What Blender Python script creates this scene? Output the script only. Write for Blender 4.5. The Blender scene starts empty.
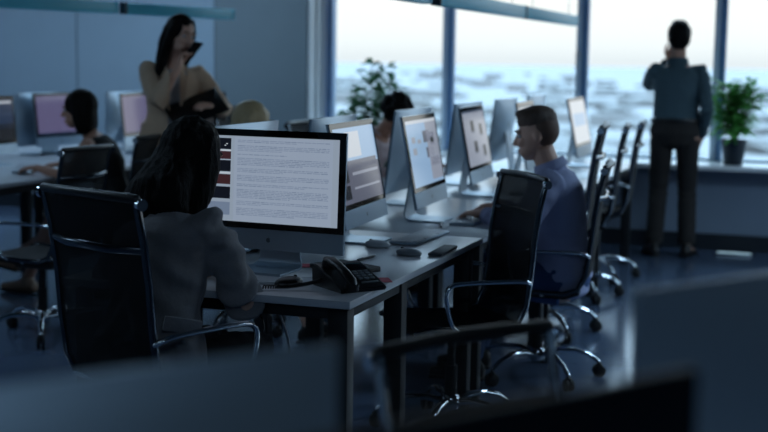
import bpy, bmesh, math, random
from mathutils import Vector, Matrix, noise
R = math.radians
PI = math.pi
SC = bpy.context.scene
COL = SC.collection
V = Vector
rng = random.Random(7)

# ------------------------------------------------------------------ camera maths (to stand things where the photo shows them)
FPX, CAMH, YAW, ROLL = 1280.0, 1.48, R(19.4), R(0.9)
PIT = math.atan(158 / FPX)
cf = V((-math.sin(YAW) * math.cos(PIT), math.cos(YAW) * math.cos(PIT), -math.sin(PIT)))
cr0 = V((math.cos(YAW), math.sin(YAW), 0))
cu0 = cr0.cross(cf)
cr = cr0 * math.cos(ROLL) + cu0 * math.sin(ROLL)
cu = -cr0 * math.sin(ROLL) + cu0 * math.cos(ROLL)

cam_d = bpy.data.cameras.new('camera')
cam = bpy.data.objects.new('camera', cam_d)
COL.objects.link(cam)
cam.matrix_world = Matrix(((cr.x, cu.x, -cf.x, 0), (cr.y, cu.y, -cf.y, 0), (cr.z, cu.z, -cf.z, CAMH), (0, 0, 0, 1)))
cam_d.sensor_width = 36
cam_d.lens = 60
cam_d.clip_start = 0.05
cam_d.clip_end = 9000
cam_d.dof.use_dof = True
cam_d.dof.focus_distance = 4.25
cam_d.dof.aperture_fstop = 2.1
SC.camera = cam

# ------------------------------------------------------------------ materials
def lin(c):
    return c / 12.92 if c <= .04045 else ((c + .055) / 1.055) ** 2.4

def hexc(h):
    return tuple(lin(int(h[i:i + 2], 16) / 255) for i in (0, 2, 4))

MATS = {}
def mat(name, col, rough=.5, metal=0., spec=.5, nscale=40., namt=.12, bscale=0., bump=0., emit=0., ecol=None,
        stretch=(1, 1, 1), alpha=None, coat=0., sheen=0.):
    if name in MATS: return MATS[name]
    if isinstance(col, str): col = hexc(col)
    m = bpy.data.materials.new(name)
    m.use_nodes = True
    nt = m.node_tree
    N, L = nt.nodes, nt.links
    b = N['Principled BSDF']
    b.inputs['Roughness'].default_value = rough
    b.inputs['Metallic'].default_value = metal
    b.inputs['Specular IOR Level'].default_value = spec
    b.inputs['Coat Weight'].default_value = coat
    b.inputs['Sheen Weight'].default_value = sheen
    tc = N.new('ShaderNodeTexCoord')
    mp = N.new('ShaderNodeMapping')
    mp.inputs['Scale'].default_value = stretch
    L.new(tc.outputs['Object'], mp.inputs['Vector'])
    nz = N.new('ShaderNodeTexNoise')
    nz.inputs['Scale'].default_value = nscale
    nz.inputs['Detail'].default_value = 4
    L.new(mp.outputs['Vector'], nz.inputs['Vector'])
    mx = N.new('ShaderNodeMix')
    mx.data_type = 'RGBA'
    lo = [max(0, c * (1 - namt)) for c in col] + [1]
    hi = [min(1, c * (1 + namt)) for c in col] + [1]
    mx.inputs[6].default_value = lo
    mx.inputs[7].default_value = hi
    L.new(nz.outputs['Fac'], mx.inputs[0])
    L.new(mx.outputs[2], b.inputs['Base Color'])
    if bump:
        n2 = N.new('ShaderNodeTexNoise')
        n2.inputs['Scale'].default_value = bscale
        n2.inputs['Detail'].default_value = 3
        L.new(mp.outputs['Vector'], n2.inputs['Vector'])
        bp = N.new('ShaderNodeBump')
        bp.inputs['Strength'].default_value = bump
        bp.inputs['Distance'].default_value = .01
        L.new(n2.outputs['Fac'], bp.inputs['Height'])
        L.new(bp.outputs['Normal'], b.inputs['Normal'])
    if emit:
        e = ecol or col
        if isinstance(e, str): e = hexc(e)
        b.inputs['Emission Color'].default_value = (*e, 1)
        b.inputs['Emission Strength'].default_value = emit
    if alpha is not None:
        tr = N.new('ShaderNodeBsdfTransparent')
        ms = N.new('ShaderNodeMixShader')
        ms.inputs[0].default_value = alpha
        out = N['Material Output']
        L.new(tr.outputs[0], ms.inputs[1])
        L.new(b.outputs[0], ms.inputs[2])
        L.new(ms.outputs[0], out.inputs['Surface'])
    MATS[name] = m
    return m

def glass_mat():
    m = bpy.data.materials.new('window_glass')
    m.use_nodes = True
    N, L = m.node_tree.nodes, m.node_tree.links
    N.remove(N['Principled BSDF'])
    tr = N.new('ShaderNodeBsdfTransparent')
    tr.inputs[0].default_value = (.97, .985, .98, 1)
    gl = N.new('ShaderNodeBsdfGlossy')
    gl.inputs['Roughness'].default_value = .02
    fr = N.new('ShaderNodeFresnel')
    fr.inputs['IOR'].default_value = 1.35
    ms = N.new('ShaderNodeMixShader')
    L.new(fr.outputs[0], ms.inputs[0])
    L.new(tr.outputs[0], ms.inputs[1])
    L.new(gl.outputs[0], ms.inputs[2])
    L.new(ms.outputs[0], N['Material Output'].inputs['Surface'])
    return m

GLASS = glass_mat()
M_FLOOR = mat('polished_grey_floor', '5a6b84', .15, spec=.9, nscale=3, namt=.10, bscale=25, bump=.015)
M_CEIL = mat('ceiling_paint', '50565c', .9)
M_WALL = mat('blue_grey_wall_paint', '9eb1c0', .55, nscale=6, namt=.04)
M_WALL2 = mat('slate_wall_panel', '7e8b92', .35, nscale=6, namt=.04)
M_WALLD = mat('dark_wall_paint', '7b8898', .7, nscale=6, namt=.04)
M_SEAM = mat('panel_seam', '3a4450', .6)
M_BASE = mat('dark_baseboard', '1a2028', .5)
M_SILL = mat('white_sill', 'f4f6f6', .35, nscale=10, namt=.03)
M_FRAME = mat('window_frame_blue_grey', 'cfe2f4', .4, metal=0, nscale=10, namt=.05)
M_ALU = mat('brushed_aluminium', 'c3cbd2', .32, metal=.9, nscale=80, namt=.05, stretch=(1, 1, 8))
M_MAC = mat('monitor_aluminium', 'a9bac8', .38, metal=.75, nscale=60, namt=.03)
M_RAIL = mat('dark_chrome', '565c63', .14, metal=1., nscale=20, namt=.02)
M_CHROME = mat('chrome', 'd8dde2', .08, metal=1., nscale=20, namt=.02)
M_BLACK = mat('black_plastic', '0b0c0e', .38, nscale=60)
M_BLACKM = mat('matte_black_metal', '0a0c10', .6, nscale=60)
M_MESH = mat('black_mesh_fabric', '08090b', .8, nscale=300, namt=.3, alpha=.80)
M_MESHT = mat('open_black_mesh', '08090b', .8, nscale=300, namt=.3, alpha=.35)
M_SEATF = mat('black_seat_fabric', '0a0b0e', .8, nscale=200, namt=.3, bscale=300, bump=.2)
M_RUBBER = mat('black_rubber', '08080a', .6)
M_BGLASS = mat('black_glass', '040507', .06, spec=.6, nscale=10)
M_DESK = mat('white_laminate', 'b9bcc2', .28, spec=.5, nscale=30, namt=.03)
M_DESKE = mat('grey_desk_edge', '8a9199', .4, nscale=30, namt=.03)
M_TEAL = mat('teal_lamp_housing', '3db4cc', .4, nscale=12, namt=.05)
M_DARKCAP = mat('dark_joint', '12303c', .5)
M_WHITE = mat('white_plastic', 'd5d9dd', .3, nscale=20, namt=.03)
M_KEY = mat('white_keys', 'c9ced4', .4, nscale=20, namt=.03)
M_PAPER = mat('white_paper', 'd3d5d8', .8, nscale=30, namt=.03)
M_PINK = mat('pink_paper', 'b5525f', .8, nscale=30, namt=.06)
M_SKIN = mat('skin', 'd3a690', .5, nscale=30, namt=.08, bscale=200, bump=.05)
M_SKIN2 = mat('tanned_skin', 'b98a74', .5, nscale=30, namt=.08, bscale=200, bump=.05)
M_LIP = mat('lips', '8a4a47', .45)
M_EYE = mat('eye_white', 'cfcfcf', .2)
M_IRIS = mat('iris', '1d1512', .2)
M_HAIRD = mat('dark_brown_hair', '090605', .6, spec=.15, nscale=60, namt=.5, bscale=90, bump=.5, stretch=(3, 3, .25))
M_HAIRB = mat('brown_hair', '5a4538', .5, nscale=80, namt=.5, bscale=150, bump=.6, stretch=(2, 2, .6))
M_HAIRY = mat('blond_hair', 'b09a72', .45, nscale=60, namt=.35, bscale=90, bump=.5, stretch=(3, 3, .3))
M_BLAZER = mat('grey_blazer_cloth', '7c7a7d', .85, nscale=240, namt=.18, bscale=55, bump=.22, sheen=.2)
M_BEIGE = mat('beige_blazer_cloth', 'd2b498', .85, nscale=200, namt=.12, bscale=40, bump=.2)
M_SHIRT = mat('blue_grey_shirt_cloth', 'a3a8c8', .8, nscale=150, namt=.1, bscale=30, bump=.25)
M_TEALS = mat('dark_teal_shirt_cloth', '40565e', .8, nscale=150, namt=.1, bscale=30, bump=.2)
M_TROU = mat('dark_brown_trouser_cloth', '25211f', .85, nscale=150, namt=.15, bscale=30, bump=.2)
M_JEAN = mat('blue_denim', '33507e', .85, nscale=200, namt=.2, bscale=60, bump=.2)
M_DARKT = mat('black_trouser_cloth', '15161b', .85, nscale=150, namt=.15)
M_WTOP = mat('white_top_cloth', 'a9adb3', .8, nscale=150, namt=.06)
M_BTOP = mat('black_top_cloth', '0d0e11', .85, nscale=150, namt=.2)
M_ROSE = mat('dusty_rose_cloth', 'c4b0b0', .85, nscale=150, namt=.1, bscale=30, bump=.2)
M_SHOE = mat('dark_leather', '14100e', .4)
M_TANSH = mat('tan_leather', '9a7b64', .5)
M_LEAF = mat('green_leaf', '6cb35c', .4, nscale=25, namt=.45)
M_LEAF2 = mat('dark_green_leaf', '557f5c', .45, nscale=25, namt=.35)
M_STEM = mat('plant_stem', '3a3122', .8)
M_POT = mat('dark_pot', '12202e', .35)
M_SOIL = mat('potting_soil', '1b1410', .95, bscale=80, bump=.6)
def scr(name, col, e):
    return mat(name, (.01, .01, .012), .12, spec=.5, emit=e, ecol=col)
S_PAGE = scr('screen_page', '8e9bae', .95)
S_BACK = scr('screen_margin', '8b98a8', .95)
S_LINE = scr('screen_text', '77859b', .95)
S_LINE2 = scr('screen_text_dark', '6b7a90', .95)
S_DARK = scr('screen_dark', '10131c', .9)
S_MID = scr('screen_mid', '3c4a63', .9)
S_RED = scr('screen_red', '3a2226', .9)
S_WHT = scr('screen_white', 'b4bcc6', .95)
S_GREY = scr('screen_grey', '8c93a3', .9)
S_LBLUE = scr('screen_light_blue', '86a5c6', .95)
S_LIL = scr('screen_lilac', '625d80', .75)
S_NAVY = scr('screen_navy', '1d2c47', .9)
S_SUIT = scr('screen_suit', '55596a', .9)

for m_ in (M_LEAF, M_LEAF2):
    nt_ = m_.node_tree; tl = nt_.nodes.new('ShaderNodeBsdfTranslucent'); ms = nt_.nodes.new('ShaderNodeMixShader')
    pb = nt_.nodes['Principled BSDF']; src = pb.inputs['Base Color'].links[0].from_socket
    nt_.links.new(src, tl.inputs[0]); ms.inputs[0].default_value = .45
    nt_.links.new(pb.outputs[0], ms.inputs[1]); nt_.links.new(tl.outputs[0], ms.inputs[2])
    nt_.links.new(ms.outputs[0], nt_.nodes['Material Output'].inputs['Surface'])

# ------------------------------------------------------------------ mesh helpers
def finish(name, bm, mats, parent=None, smooth=True, angle=40):
    me = bpy.data.meshes.new(name)
    bmesh.ops.recalc_face_normals(bm, faces=bm.faces[:])
    bm.to_mesh(me)
    bm.free()
    return link(name, me, mats, parent, smooth, angle)

def link(name, me, mats, parent=None, smooth=True, angle=40):
    me.name = name
    for m in (mats if isinstance(mats, (list, tuple)) else [mats]):
        me.materials.append(m)
    if smooth:
        me.shade_smooth()
        me.set_sharp_from_angle(angle=R(angle))
    o = bpy.data.objects.new(name, me)
    COL.objects.link(o)
    if parent: o.parent = parent
    return o

def tag(o, label=None, cat=None, group=None, kind=None):
    if label: o['label'] = label
    if cat: o['category'] = cat
    if group: o['group'] = group
    if kind: o['kind'] = kind
    return o

def empty(name, loc=(0, 0, 0), heading=0, label=None, cat=None, group=None):
    o = bpy.data.objects.new(name, None)
    COL.objects.link(o)
    o.location = loc
    o.rotation_euler = (0, 0, -R(heading))       # heading: degrees clockwise from +Y
    o.empty_display_size = .1
    return tag(o, label, cat, group)

def dup(root, loc, heading, label=None, group=None):
    r = root.copy(); COL.objects.link(r)
    r.location = loc; r.rotation_euler = (0, 0, -R(heading))
    if label: r['label'] = label
    if group: r['group'] = group
    for ch in list(root.children):
        c = ch.copy(); COL.objects.link(c); c.parent = r
        for g in list(ch.children):
            d = g.copy(); COL.objects.link(d); d.parent = c
    return r

def box(bm, c, s, bevel=0., rot=None, mi=0, seg=2):
    t = bmesh.new()
    bmesh.ops.create_cube(t, size=1)
    for v in t.verts: v.co = V((v.co.x * s[0], v.co.y * s[1], v.co.z * s[2]))
    if bevel: bmesh.ops.bevel(t, geom=t.edges[:], offset=bevel, segments=seg, affect='EDGES', profile=.5)
    M = Matrix.Translation(c)
    if rot is not None: M = M @ rot.to_4x4()
    for v in t.verts: v.co = M @ v.co
    merge(bm, t, mi)

def merge(bm, t, mi=None):
    t.verts.index_update()
    vs = [bm.verts.new(v.co) for v in t.verts]
    for f in t.faces:
        try:
            nf = bm.faces.new([vs[v.index] for v in f.verts])
            nf.material_index = f.material_index if mi is None else mi
        except ValueError: pass
    t.free()

def rings(bm, rs, cap=True, mi=0, closed=False):
    """rs: list of rings (lists of Vectors, same length)"""
    vv = [[bm.verts.new(p) for p in r] for r in rs]
    n = len(vv[0])
    for a, b in zip(vv[:-1], vv[1:]):
        for i in range(n):
            f = bm.faces.new((a[i], a[(i + 1) % n], b[(i + 1) % n], b[i])); f.material_index = mi
    if closed:
        a, b = vv[-1], vv[0]
        for i in range(n):
            bm.faces.new((a[i], a[(i + 1) % n], b[(i + 1) % n], b[i])).material_index = mi
    elif cap:
        bm.faces.new(list(reversed(vv[0]))).material_index = mi
        bm.faces.new(vv[-1]).material_index = mi

def tube(bm, pts, rad, seg=10, mi=0, dome=False, flat=None, upv=None):
    pts = [V(p) for p in pts]
    n = len(pts)
    rad = list(rad) if hasattr(rad, '__len__') else [rad] * n
    tg = []
    for i in range(n):
        a = pts[max(0, i - 1)]; b = pts[min(n - 1, i + 1)]
        d = (b - a)
        tg.append(d.normalized() if d.length > 1e-9 else V((0, 0, 1)))
    u = V(upv) if upv else (V((0, 0, 1)) if abs(tg[0].z) < .9 else V((1, 0, 0)))
    u = (u - tg[0] * u.dot(tg[0])).normalized()
    rs = []
    P, Rr, T, U = [], [], [], []
    for i in range(n):
        u = (u - tg[i] * u.dot(tg[i])).normalized()
        P.append(pts[i]); Rr.append(rad[i]); T.append(tg[i]); U.append(u.copy())
    if dome:
        for k in (0, 1):
            for q in ((.5, .866), (.87, .5), (1.0, .12)):
                i = 0 if k == 0 else len(P) - 1
                base, r0, t0, u0 = (pts[0], rad[0], tg[0], U[0 if k else 0]) if k == 0 else (pts[-1], rad[-1], tg[-1], U[-1])
                pp = base + t0 * (r0 * q[0] * (-1 if k == 0 else 1))
                if k == 0:
                    P.insert(0, pp); Rr.insert(0, r0 * q[1]); T.insert(0, t0); U.insert(0, u0)
                else:
                    P.append(pp); Rr.append(r0 * q[1]); T.append(t0); U.append(u0)
    fl = flat or 1.
    for p, r, t, uu in zip(P, Rr, T, U):
        w = t.cross(uu)
        rs.append([p + (w * math.cos(2 * PI * k / seg) + uu * (math.sin(2 * PI * k / seg) * fl)) * r for k in range(seg)])
    rings(bm, rs, True, mi)

def loft(bm, secs, seg=20, mi=0, power=2.):
    """secs: (center, right, front, half width, half depth)"""
    rs = []
    def ring(c, r, f, w, d):
        out = []
        for k in range(seg):
            a = 2 * PI * k / seg
            ca, sa = math.cos(a), math.sin(a)
            e = 2. / power
            out.append(c + r * (w * math.copysign(abs(ca) ** e, ca)) + f * (d * math.copysign(abs(sa) ** e, sa)))
        return out
    secs = [(V(c), V(r), V(f), w, d) for c, r, f, w, d in secs]
    c0, c1 = secs[0], secs[1]
    dn = (c0[0] - c1[0]).normalized()
    m = min(c0[3], c0[4])
    for q, s in ((.35, .25), (.25, .6), (.12, .87)):
        rs.append(ring(c0[0] + dn * m * q, c0[1], c0[2], c0[3] * s, c0[4] * s))
    for s in secs: rs.append(ring(*s))
    c0, c1 = secs[-1], secs[-2]
    dn = (c0[0] - c1[0]).normalized()
    m = min(c0[3], c0[4])
    for q, s in ((.12, .87), (.25, .6), (.35, .25)):
        rs.append(ring(c0[0] + dn * m * q, c0[1], c0[2], c0[3] * s, c0[4] * s))
    rings(bm, rs, True, mi)

def ell(bm, c, rx, ry, rz, F=None, mi=0, sub=3):
    t = bmesh.new()
    bmesh.ops.create_icosphere(t, subdivisions=sub, radius=1)
    for v in t.verts:
        p = V((v.co.x * rx, v.co.y * ry, v.co.z * rz))
        v.co = (F @ p if F else p) + V(c)
    merge(bm, t, mi)

def lathe(bm, prof, c=(0, 0, 0), seg=20, mi=0, F=None):
    rs = []
    for r, z in prof:
        rs.append([(F @ V((r * math.cos(2 * PI * k / seg), r * math.sin(2 * PI * k / seg), z)) if F else V((r * math.cos(2 * PI * k / seg), r * math.sin(2 * PI * k / seg), z))) + V(c) for k in range(seg)])
    rings(bm, rs, True, mi)

def quad(bm, x0, x1, z0, z1, y, mi=0):
    f = bm.faces.new([bm.verts.new((x0, y, z0)), bm.verts.new((x1, y, z0)), bm.verts.new((x1, y, z1)), bm.verts.new((x0, y, z1))])
    f.material_index = mi

def remesh(bm, voxel, it=6, fac=.5):
    bmesh.ops.recalc_face_normals(bm, faces=bm.faces[:])
    me = bpy.data.meshes.new('tmp'); bm.to_mesh(me); bm.free()
    o = bpy.data.objects.new('tmp', me); COL.objects.link(o)
    r = o.modifiers.new('r', 'REMESH'); r.mode = 'VOXEL'; r.voxel_size = voxel; r.adaptivity = 0
    s = o.modifiers.new('s', 'SMOOTH'); s.iterations = it; s.factor = fac
    dg = bpy.context.evaluated_depsgraph_get()
    out = bpy.data.meshes.new_from_object(o.evaluated_get(dg))
    bpy.data.objects.remove(o); bpy.data.meshes.remove(me)
    out.materials.clear()
    return out

def wrinkle(me, amp, freq, st=(1, 1, 1), folds=(), seed=0.):
    ns = [v.normal.copy() for v in me.vertices]
    off = V((seed * 3.1, seed * 1.7, seed))
    for v, n in zip(me.vertices, ns):
        p = v.co
        q = V((p.x * st[0], p.y * st[1], p.z * st[2])) * freq + off
        d = amp * (noise.noise(q) + .5 * noise.noise(q * 2.1))
        for (fp, ax, rad, fa, ff) in folds:
            e = (p - fp).length / rad
            if e < 2.2:
                ph = ff * (p - fp).dot(ax) + 2.0 * noise.noise(p * 9 + off)
                d += fa * math.sin(ph) * math.exp(-e * e)
        v.co = p + n * d
    me.update()

# ------------------------------------------------------------------ setting
WY, GY, CEIL = 10.42, 10.80, 2.9
XL, XR, YB = -9.5, 4.6, -2.6
def slab(name, c, s, m, bevel=0.):
    b = bmesh.new(); box(b, c, s, bevel)
    return tag(finish(name, b, m, smooth=False), kind='structure')

slab('floor', ((XL + XR) / 2, (YB + 11.1) / 2, -.05), (XR - XL + .4, 11.1 - YB + .2, .1), M_FLOOR)
slab('ceiling', ((XL + XR) / 2, (YB + 11.1) / 2, CEIL + .05), (XR - XL + .4, 11.1 - YB + .2, .1), M_CEIL)
slab('wall_left', (XL - .1, (YB + 11.1) / 2, CEIL / 2), (.2, 11.1 - YB, CEIL), M_WALL)
slab('wall_behind', ((XL + XR) / 2, YB - .1, CEIL / 2), (XR - XL, .2, CEIL), M_WALL)
# back wall: solid stretch on the left (light panels, then a slate panel), parapet and header round the windows
b = bmesh.new()
def wseg(b, x0, x1, z0, z1, mi, y0=WY, y1=11.1): box(b, ((x0 + x1) / 2, (y0 + y1) / 2, (z0 + z1) / 2), (x1 - x0, y1 - y0, z1 - z0), mi=mi)
wseg(b, XL, -6.75, 0, CEIL, 0); wseg(b, -6.735, -5.30, 0, CEIL, 0); wseg(b, -5.285, -4.40, 0, CEIL, 1, WY - .03)
wseg(b, -6.75, -6.735, 0, CEIL, 2, WY + .01); wseg(b, -5.30, -5.285, 0, CEIL, 2, WY - .02)
wseg(b, -4.40, XR, 0, .650, 3); wseg(b, -4.40, XR, 2.72, CEIL, 1)
tag(finish('wall_back', b, [M_WALL, M_WALL2, M_SEAM, M_WALLD], smooth=False), kind='structure')
# right wall, out of frame, with a window opening
b = bmesh.new()
def rseg(y0, y1, z0, z1): box(b, (XR + .1, (y0 + y1) / 2, (z0 + z1) / 2), (.2, y1 - y0, z1 - z0))
rseg(YB, 11.1, 0, .66); rseg(YB, 11.1, 2.72, CEIL); rseg(YB, 6.16, .66, 2.72); rseg(9.6, 11.1, .66, 2.72)
tag(finish('wall_right', b, mat('dark_side_wall_paint', '39434f', .7), smooth=False), kind='structure')
slab('baseboard_back', (-2.4, WY - .012, .065), (14.2, .024, .13), M_BASE)
slab('trim_1', (.09, 10.51, .667), (8.95, .58, .036), M_SILL, .006)      # long window sill
b = bmesh.new()                                                            # white lining of the opening where the glass begins
box(b, (-4.388, 10.64, CEIL / 2 + .33), (.024, .46, CEIL - .66), .003)
box(b, (-4.372, 10.56, CEIL / 2 + .33), (.02, .04, CEIL - .66), .003)
tag(finish('trim_2', b, mat('white_lining_paint', 'e6eef4', .35), smooth=False), kind='structure')
MX = [-4.36, -3.226, -2.053, -.928, .20, 1.33, 2.46, 3.59, 4.58]
for i in range(len(MX) - 1):
    x0, x1 = MX[i], MX[i + 1]
    b = bmesh.new()
    z0, z1 = .645, 2.72
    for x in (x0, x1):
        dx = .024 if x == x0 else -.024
        box(b, (x + dx, GY, (z0 + z1) / 2), (.046, .09, z1 - z0), .004, mi=1 if x == x0 else 0)  # mullion halves coloured light and dark to imitate reflected light
    for z, h in ((z0 + .03, .06), (z1 - .03, .06)):
        box(b, ((x0 + x1) / 2, GY, z), (x1 - x0 - .1, .085, h), .004)
    fr = finish('window_%d' % (i + 1), b, [M_FRAME, mat('window_frame_painted_shade', '6a90bc', .4)]); tag(fr, kind='structure')
    b = bmesh.new()
    box(b, ((x0 + x1) / 2, GY + .01, (z0 + z1) / 2), (x1 - x0 - .09, .008, z1 - z0 - .1))
    finish('pane', b, GLASS, fr, smooth=False)
    if i == 1:
        b = bmesh.new()
        box(b, (x1 - .026, GY - .055, 1.53), (.026, .03, .07), .004)
        tube(b, [(x1 - .026, GY - .07, 1.55), (x1 - .026, GY - .10, 1.55), (x1 - .026, GY - .105, 1.53), (x1 - .026, GY - .105, 1.42)], .011, 8, dome=True)
        finish('handle', b, M_WHITE, fr)
# side windows in the right wall
for k in range(2):
    y0 = 6.16 + 1.72 * k; y1 = y0 + 1.72
    b = bmesh.new()
    for y in (y0 + .024, y1 - .024): box(b, (XR + .1, y, 1.69), (.09, .046, 2.06), .004)
    for z in (.69, 2.69): box(b, (XR + .1, (y0 + y1) / 2, z), (.085, 1.62, .06), .004)
    fr = finish('window_%d' % (9 + k), b, M_FRAME); tag(fr, kind='structure')
    b = bmesh.new(); box(b, (XR + .11, (y0 + y1) / 2, 1.69), (.008, 1.63, 1.95)); finish('pane', b, GLASS, fr, smooth=False)

# ------------------------------------------------------------------ outside
b = bmesh.new()
for v4 in (((-4500, 40, -32), (4500, 40, -32), (4500, 7500, -32), (-4500, 7500, -32)),):
    b.faces.new([b.verts.new(p) for p in v4])
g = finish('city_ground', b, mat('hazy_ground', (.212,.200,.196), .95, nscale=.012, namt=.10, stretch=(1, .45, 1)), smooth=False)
tag(g, 'pale hazy ground far below the windows', 'ground', kind='structure')
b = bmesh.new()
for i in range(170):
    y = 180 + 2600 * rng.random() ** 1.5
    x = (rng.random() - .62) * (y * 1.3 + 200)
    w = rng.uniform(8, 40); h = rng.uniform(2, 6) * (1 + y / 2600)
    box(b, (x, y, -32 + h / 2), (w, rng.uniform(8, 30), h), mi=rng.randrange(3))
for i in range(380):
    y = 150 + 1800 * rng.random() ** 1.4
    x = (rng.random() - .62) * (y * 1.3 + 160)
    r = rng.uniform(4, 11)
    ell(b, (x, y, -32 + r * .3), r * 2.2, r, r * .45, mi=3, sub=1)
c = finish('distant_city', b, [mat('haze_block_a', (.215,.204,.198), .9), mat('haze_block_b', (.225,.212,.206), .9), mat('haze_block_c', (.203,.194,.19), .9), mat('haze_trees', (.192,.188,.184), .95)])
tag(c, 'hazy blurred city blocks and treetops far beyond the windows', 'city', kind='stuff')

w = bpy.data.worlds.new('overcast_sky'); SC.world = w
w.use_nodes = True
N, L = w.node_tree.nodes, w.node_tree.links
bg = N['Background']
tc = N.new('ShaderNodeTexCoord'); sx = N.new('ShaderNodeSeparateXYZ')
L.new(tc.outputs['Generated'], sx.inputs[0])
rp = N.new('ShaderNodeValToRGB')
L.new(sx.outputs['Z'], rp.inputs[0])
el = rp.color_ramp.elements
el[0].position = 0.; el[0].color = (.80, .86, .90, 1)
el[1].position = 1.; el[1].color = (2.6, 4.2, 5.9, 1)
for p, c in ((.010, (.90, .95, .975)), (.022, (.97, 1.0, 1.0)), (.05, (1.02, 1.03, 1.02)), (.09, (1.15, 1.32, 1.45)), (.20, (1.8, 2.5, 3.2)), (.5, (2.4, 3.7, 5.0))):
    e = el.new(p); e.color = (*c, 1)
L.new(rp.outputs[0], bg.inputs[0])
bg.inputs[1].default_value = 1.12

SC.view_settings.view_transform = 'Standard'
SC.view_settings.look = 'None'
SC.view_settings.gamma = 1
SC.view_settings.use_curve_mapping = False
SC.view_settings.exposure = 0.0
SC.cycles.use_denoising = True
SC.cycles.max_bounces = 7
SC.cycles.transparent_max_bounces = 12
SC.cycles.caustics_reflective = False
SC.cycles.caustics_refractive = False
SC.cycles.sample_clamp_indirect = 6

# ------------------------------------------------------------------ unseen ceiling panels added as fill light
M_FILL = mat('fill_diffuser', 'e8eef4', .5, emit=.6, ecol=(.65, .82, 1.))
for x, y, pw in ((-7.6, 8.6, 22), (-5.2, 8.8, 34), (-7.6, 3.6, 12), (-4.6, 3.9, 18), (-2.2, .2, 4), (1.2, -1.2, 32), (1.6, 7.0, 60), (-4.9, .2, 4)):
    t = empty('fill_light', (x, y, CEIL), 0, 'unseen ceiling panel added as fill light above the office', 'lamp', 'added fill lights')
    b = bmesh.new(); box(b, (0, 0, -.02), (1.22, .62, .04), .004); finish('housing', b, M_WHITE, t, smooth=False)
    b = bmesh.new(); box(b, (0, 0, -.0425), (1.16, .56, .004)); finish('diffuser', b, M_FILL, t, smooth=False)
    ld = bpy.data.lights.new('fill_glow', 'AREA'); ld.shape = 'RECTANGLE'; ld.size = 1.16; ld.size_y = .56
    ld.energy = pw; ld.color = (.49, .74, 1.)
    lo = bpy.data.objects.new('fill_glow', ld); COL.objects.link(lo); lo.parent = t; lo.location = (0, 0, -.05)

# ------------------------------------------------------------------ desks
def desk(label, x0, x1, y0, y1, legs=None, group='white desks of the long bench'):
    t = empty('desk', ((x0 + x1) / 2, (y0 + y1) / 2, 0), 0, label, 'desk', group)
    hx, hy = (x1 - x0) / 2, (y1 - y0) / 2
    b = bmesh.new(); box(b, (0, 0, .7275), (hx * 2, hy * 2, .025), .003)
    finish('desktop', b, M_DESK, t)
    b = bmesh.new()
    for sy in (-1, 1): box(b, (0, sy * (hy - .08), .690), (hx * 2 - .14, .05, .045), .004)
    for sx in (-1, 1): box(b, (sx * (hx - .06), 0, .690), (.05, hy * 2 - .11, .045), .004)
    finish('under_frame', b, M_BLACKM, t)
    for sx in (-1, 1):
        for sy in (-1, 1):
            b = bmesh.new(); box(b, (sx * (hx - .06), sy * (hy - .08), .357), (.068, .060, .69), .004); box(b, (sx * (hx - .06), sy * (hy - .08), .006), (.072, .064, .012), .003)
            finish('leg', b, M_BLACKM, t)
    return t

nd_ = desk('white desk at the near end of the bench, under the desk phone', -2.40, -1.37, 3.59, 5.14)
for sx in (-1, 1):
    b = bmesh.new(); box(b, (sx * .455, -.17, .357), (.068, .060, .69), .004); finish('leg', b, M_BLACKM, nd_)
RY = [(5.145, 6.55, "white desk under the seated man's hands and keyboard"),
      (6.555, 8.05, 'white desk of the window side row just beyond the seated man'),
      (8.055, 9.5, 'white desk of the bench closest to the windows, on the side of the empty chairs')]
for y0, y1, l in RY: desk(l, -2.098, -1.37, y0, y1)
LY = [(5.145, 7.0, 'white desk in front of the blond woman'),
      (7.005, 8.4, 'white desk the curly haired person leans over'),
      (8.405, 9.8, 'white desk closest to the windows on the curly haired person\'s side')]
for y0, y1, l in LY: desk(l, -2.83, -2.102, y0, y1)
desk('white desk at the far left under the arm of the woman in black', -5.35, -4.43, 5.0, 7.6, group='white desks of the back bench')
desk('white desk at the back behind the standing woman', -5.35, -4.43, 7.605, 9.3, group='white desks of the back bench')
desk('white desk at the back wall beyond the woman in black', -6.2, -5.355, 6.6, 9.3, group='white desks of the back bench')
# desk under the three dark foreground monitors (below the frame)
fd = desk('white desk in the foreground carrying the three blurred monitors', -.95, .95, -.42, .42, group='foreground desk')
fd.location = (-.16, 1.27, 0); fd.rotation_euler = (0, 0, R(55))

# ------------------------------------------------------------------ monitors (screen faces local -Y, origin on the desk)
def apple(b, cx, cz, y, s, mi=0, flip=1):
    pts = []
    for k in range(28):
        a = 2 * PI * k / 28
        r = 1 - .10 * math.cos(2 * a) * (1 if math.sin(a) < 0 else .6) - .14 * max(0, math.cos((a - PI / 2) * 1.0)) ** 8 - .10 * max(0, math.cos(a + PI / 2)) ** 14
        x, z = r * math.cos(a), r * math.sin(a) * .98
        d = math.hypot(x - 1.12, z - .12)
        if d < .42:
            q = .42 / max(d, .01); x = 1.12 + (x - 1.12) * q; z = .12 + (z - .12) * q
        pts.append((x, z))
    b.faces.new([b.verts.new((cx + flip * x * s, y, cz + z * s)) for x, z in pts]).material_index = mi
    lf = [(.02, 1.02), (.10, 1.32), (.34, 1.52), (.30, 1.22), (.14, 1.06)]
    b.faces.new([b.verts.new((cx + flip * x * s, y, cz + z * s)) for x, z in lf]).material_index = mi

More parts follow.
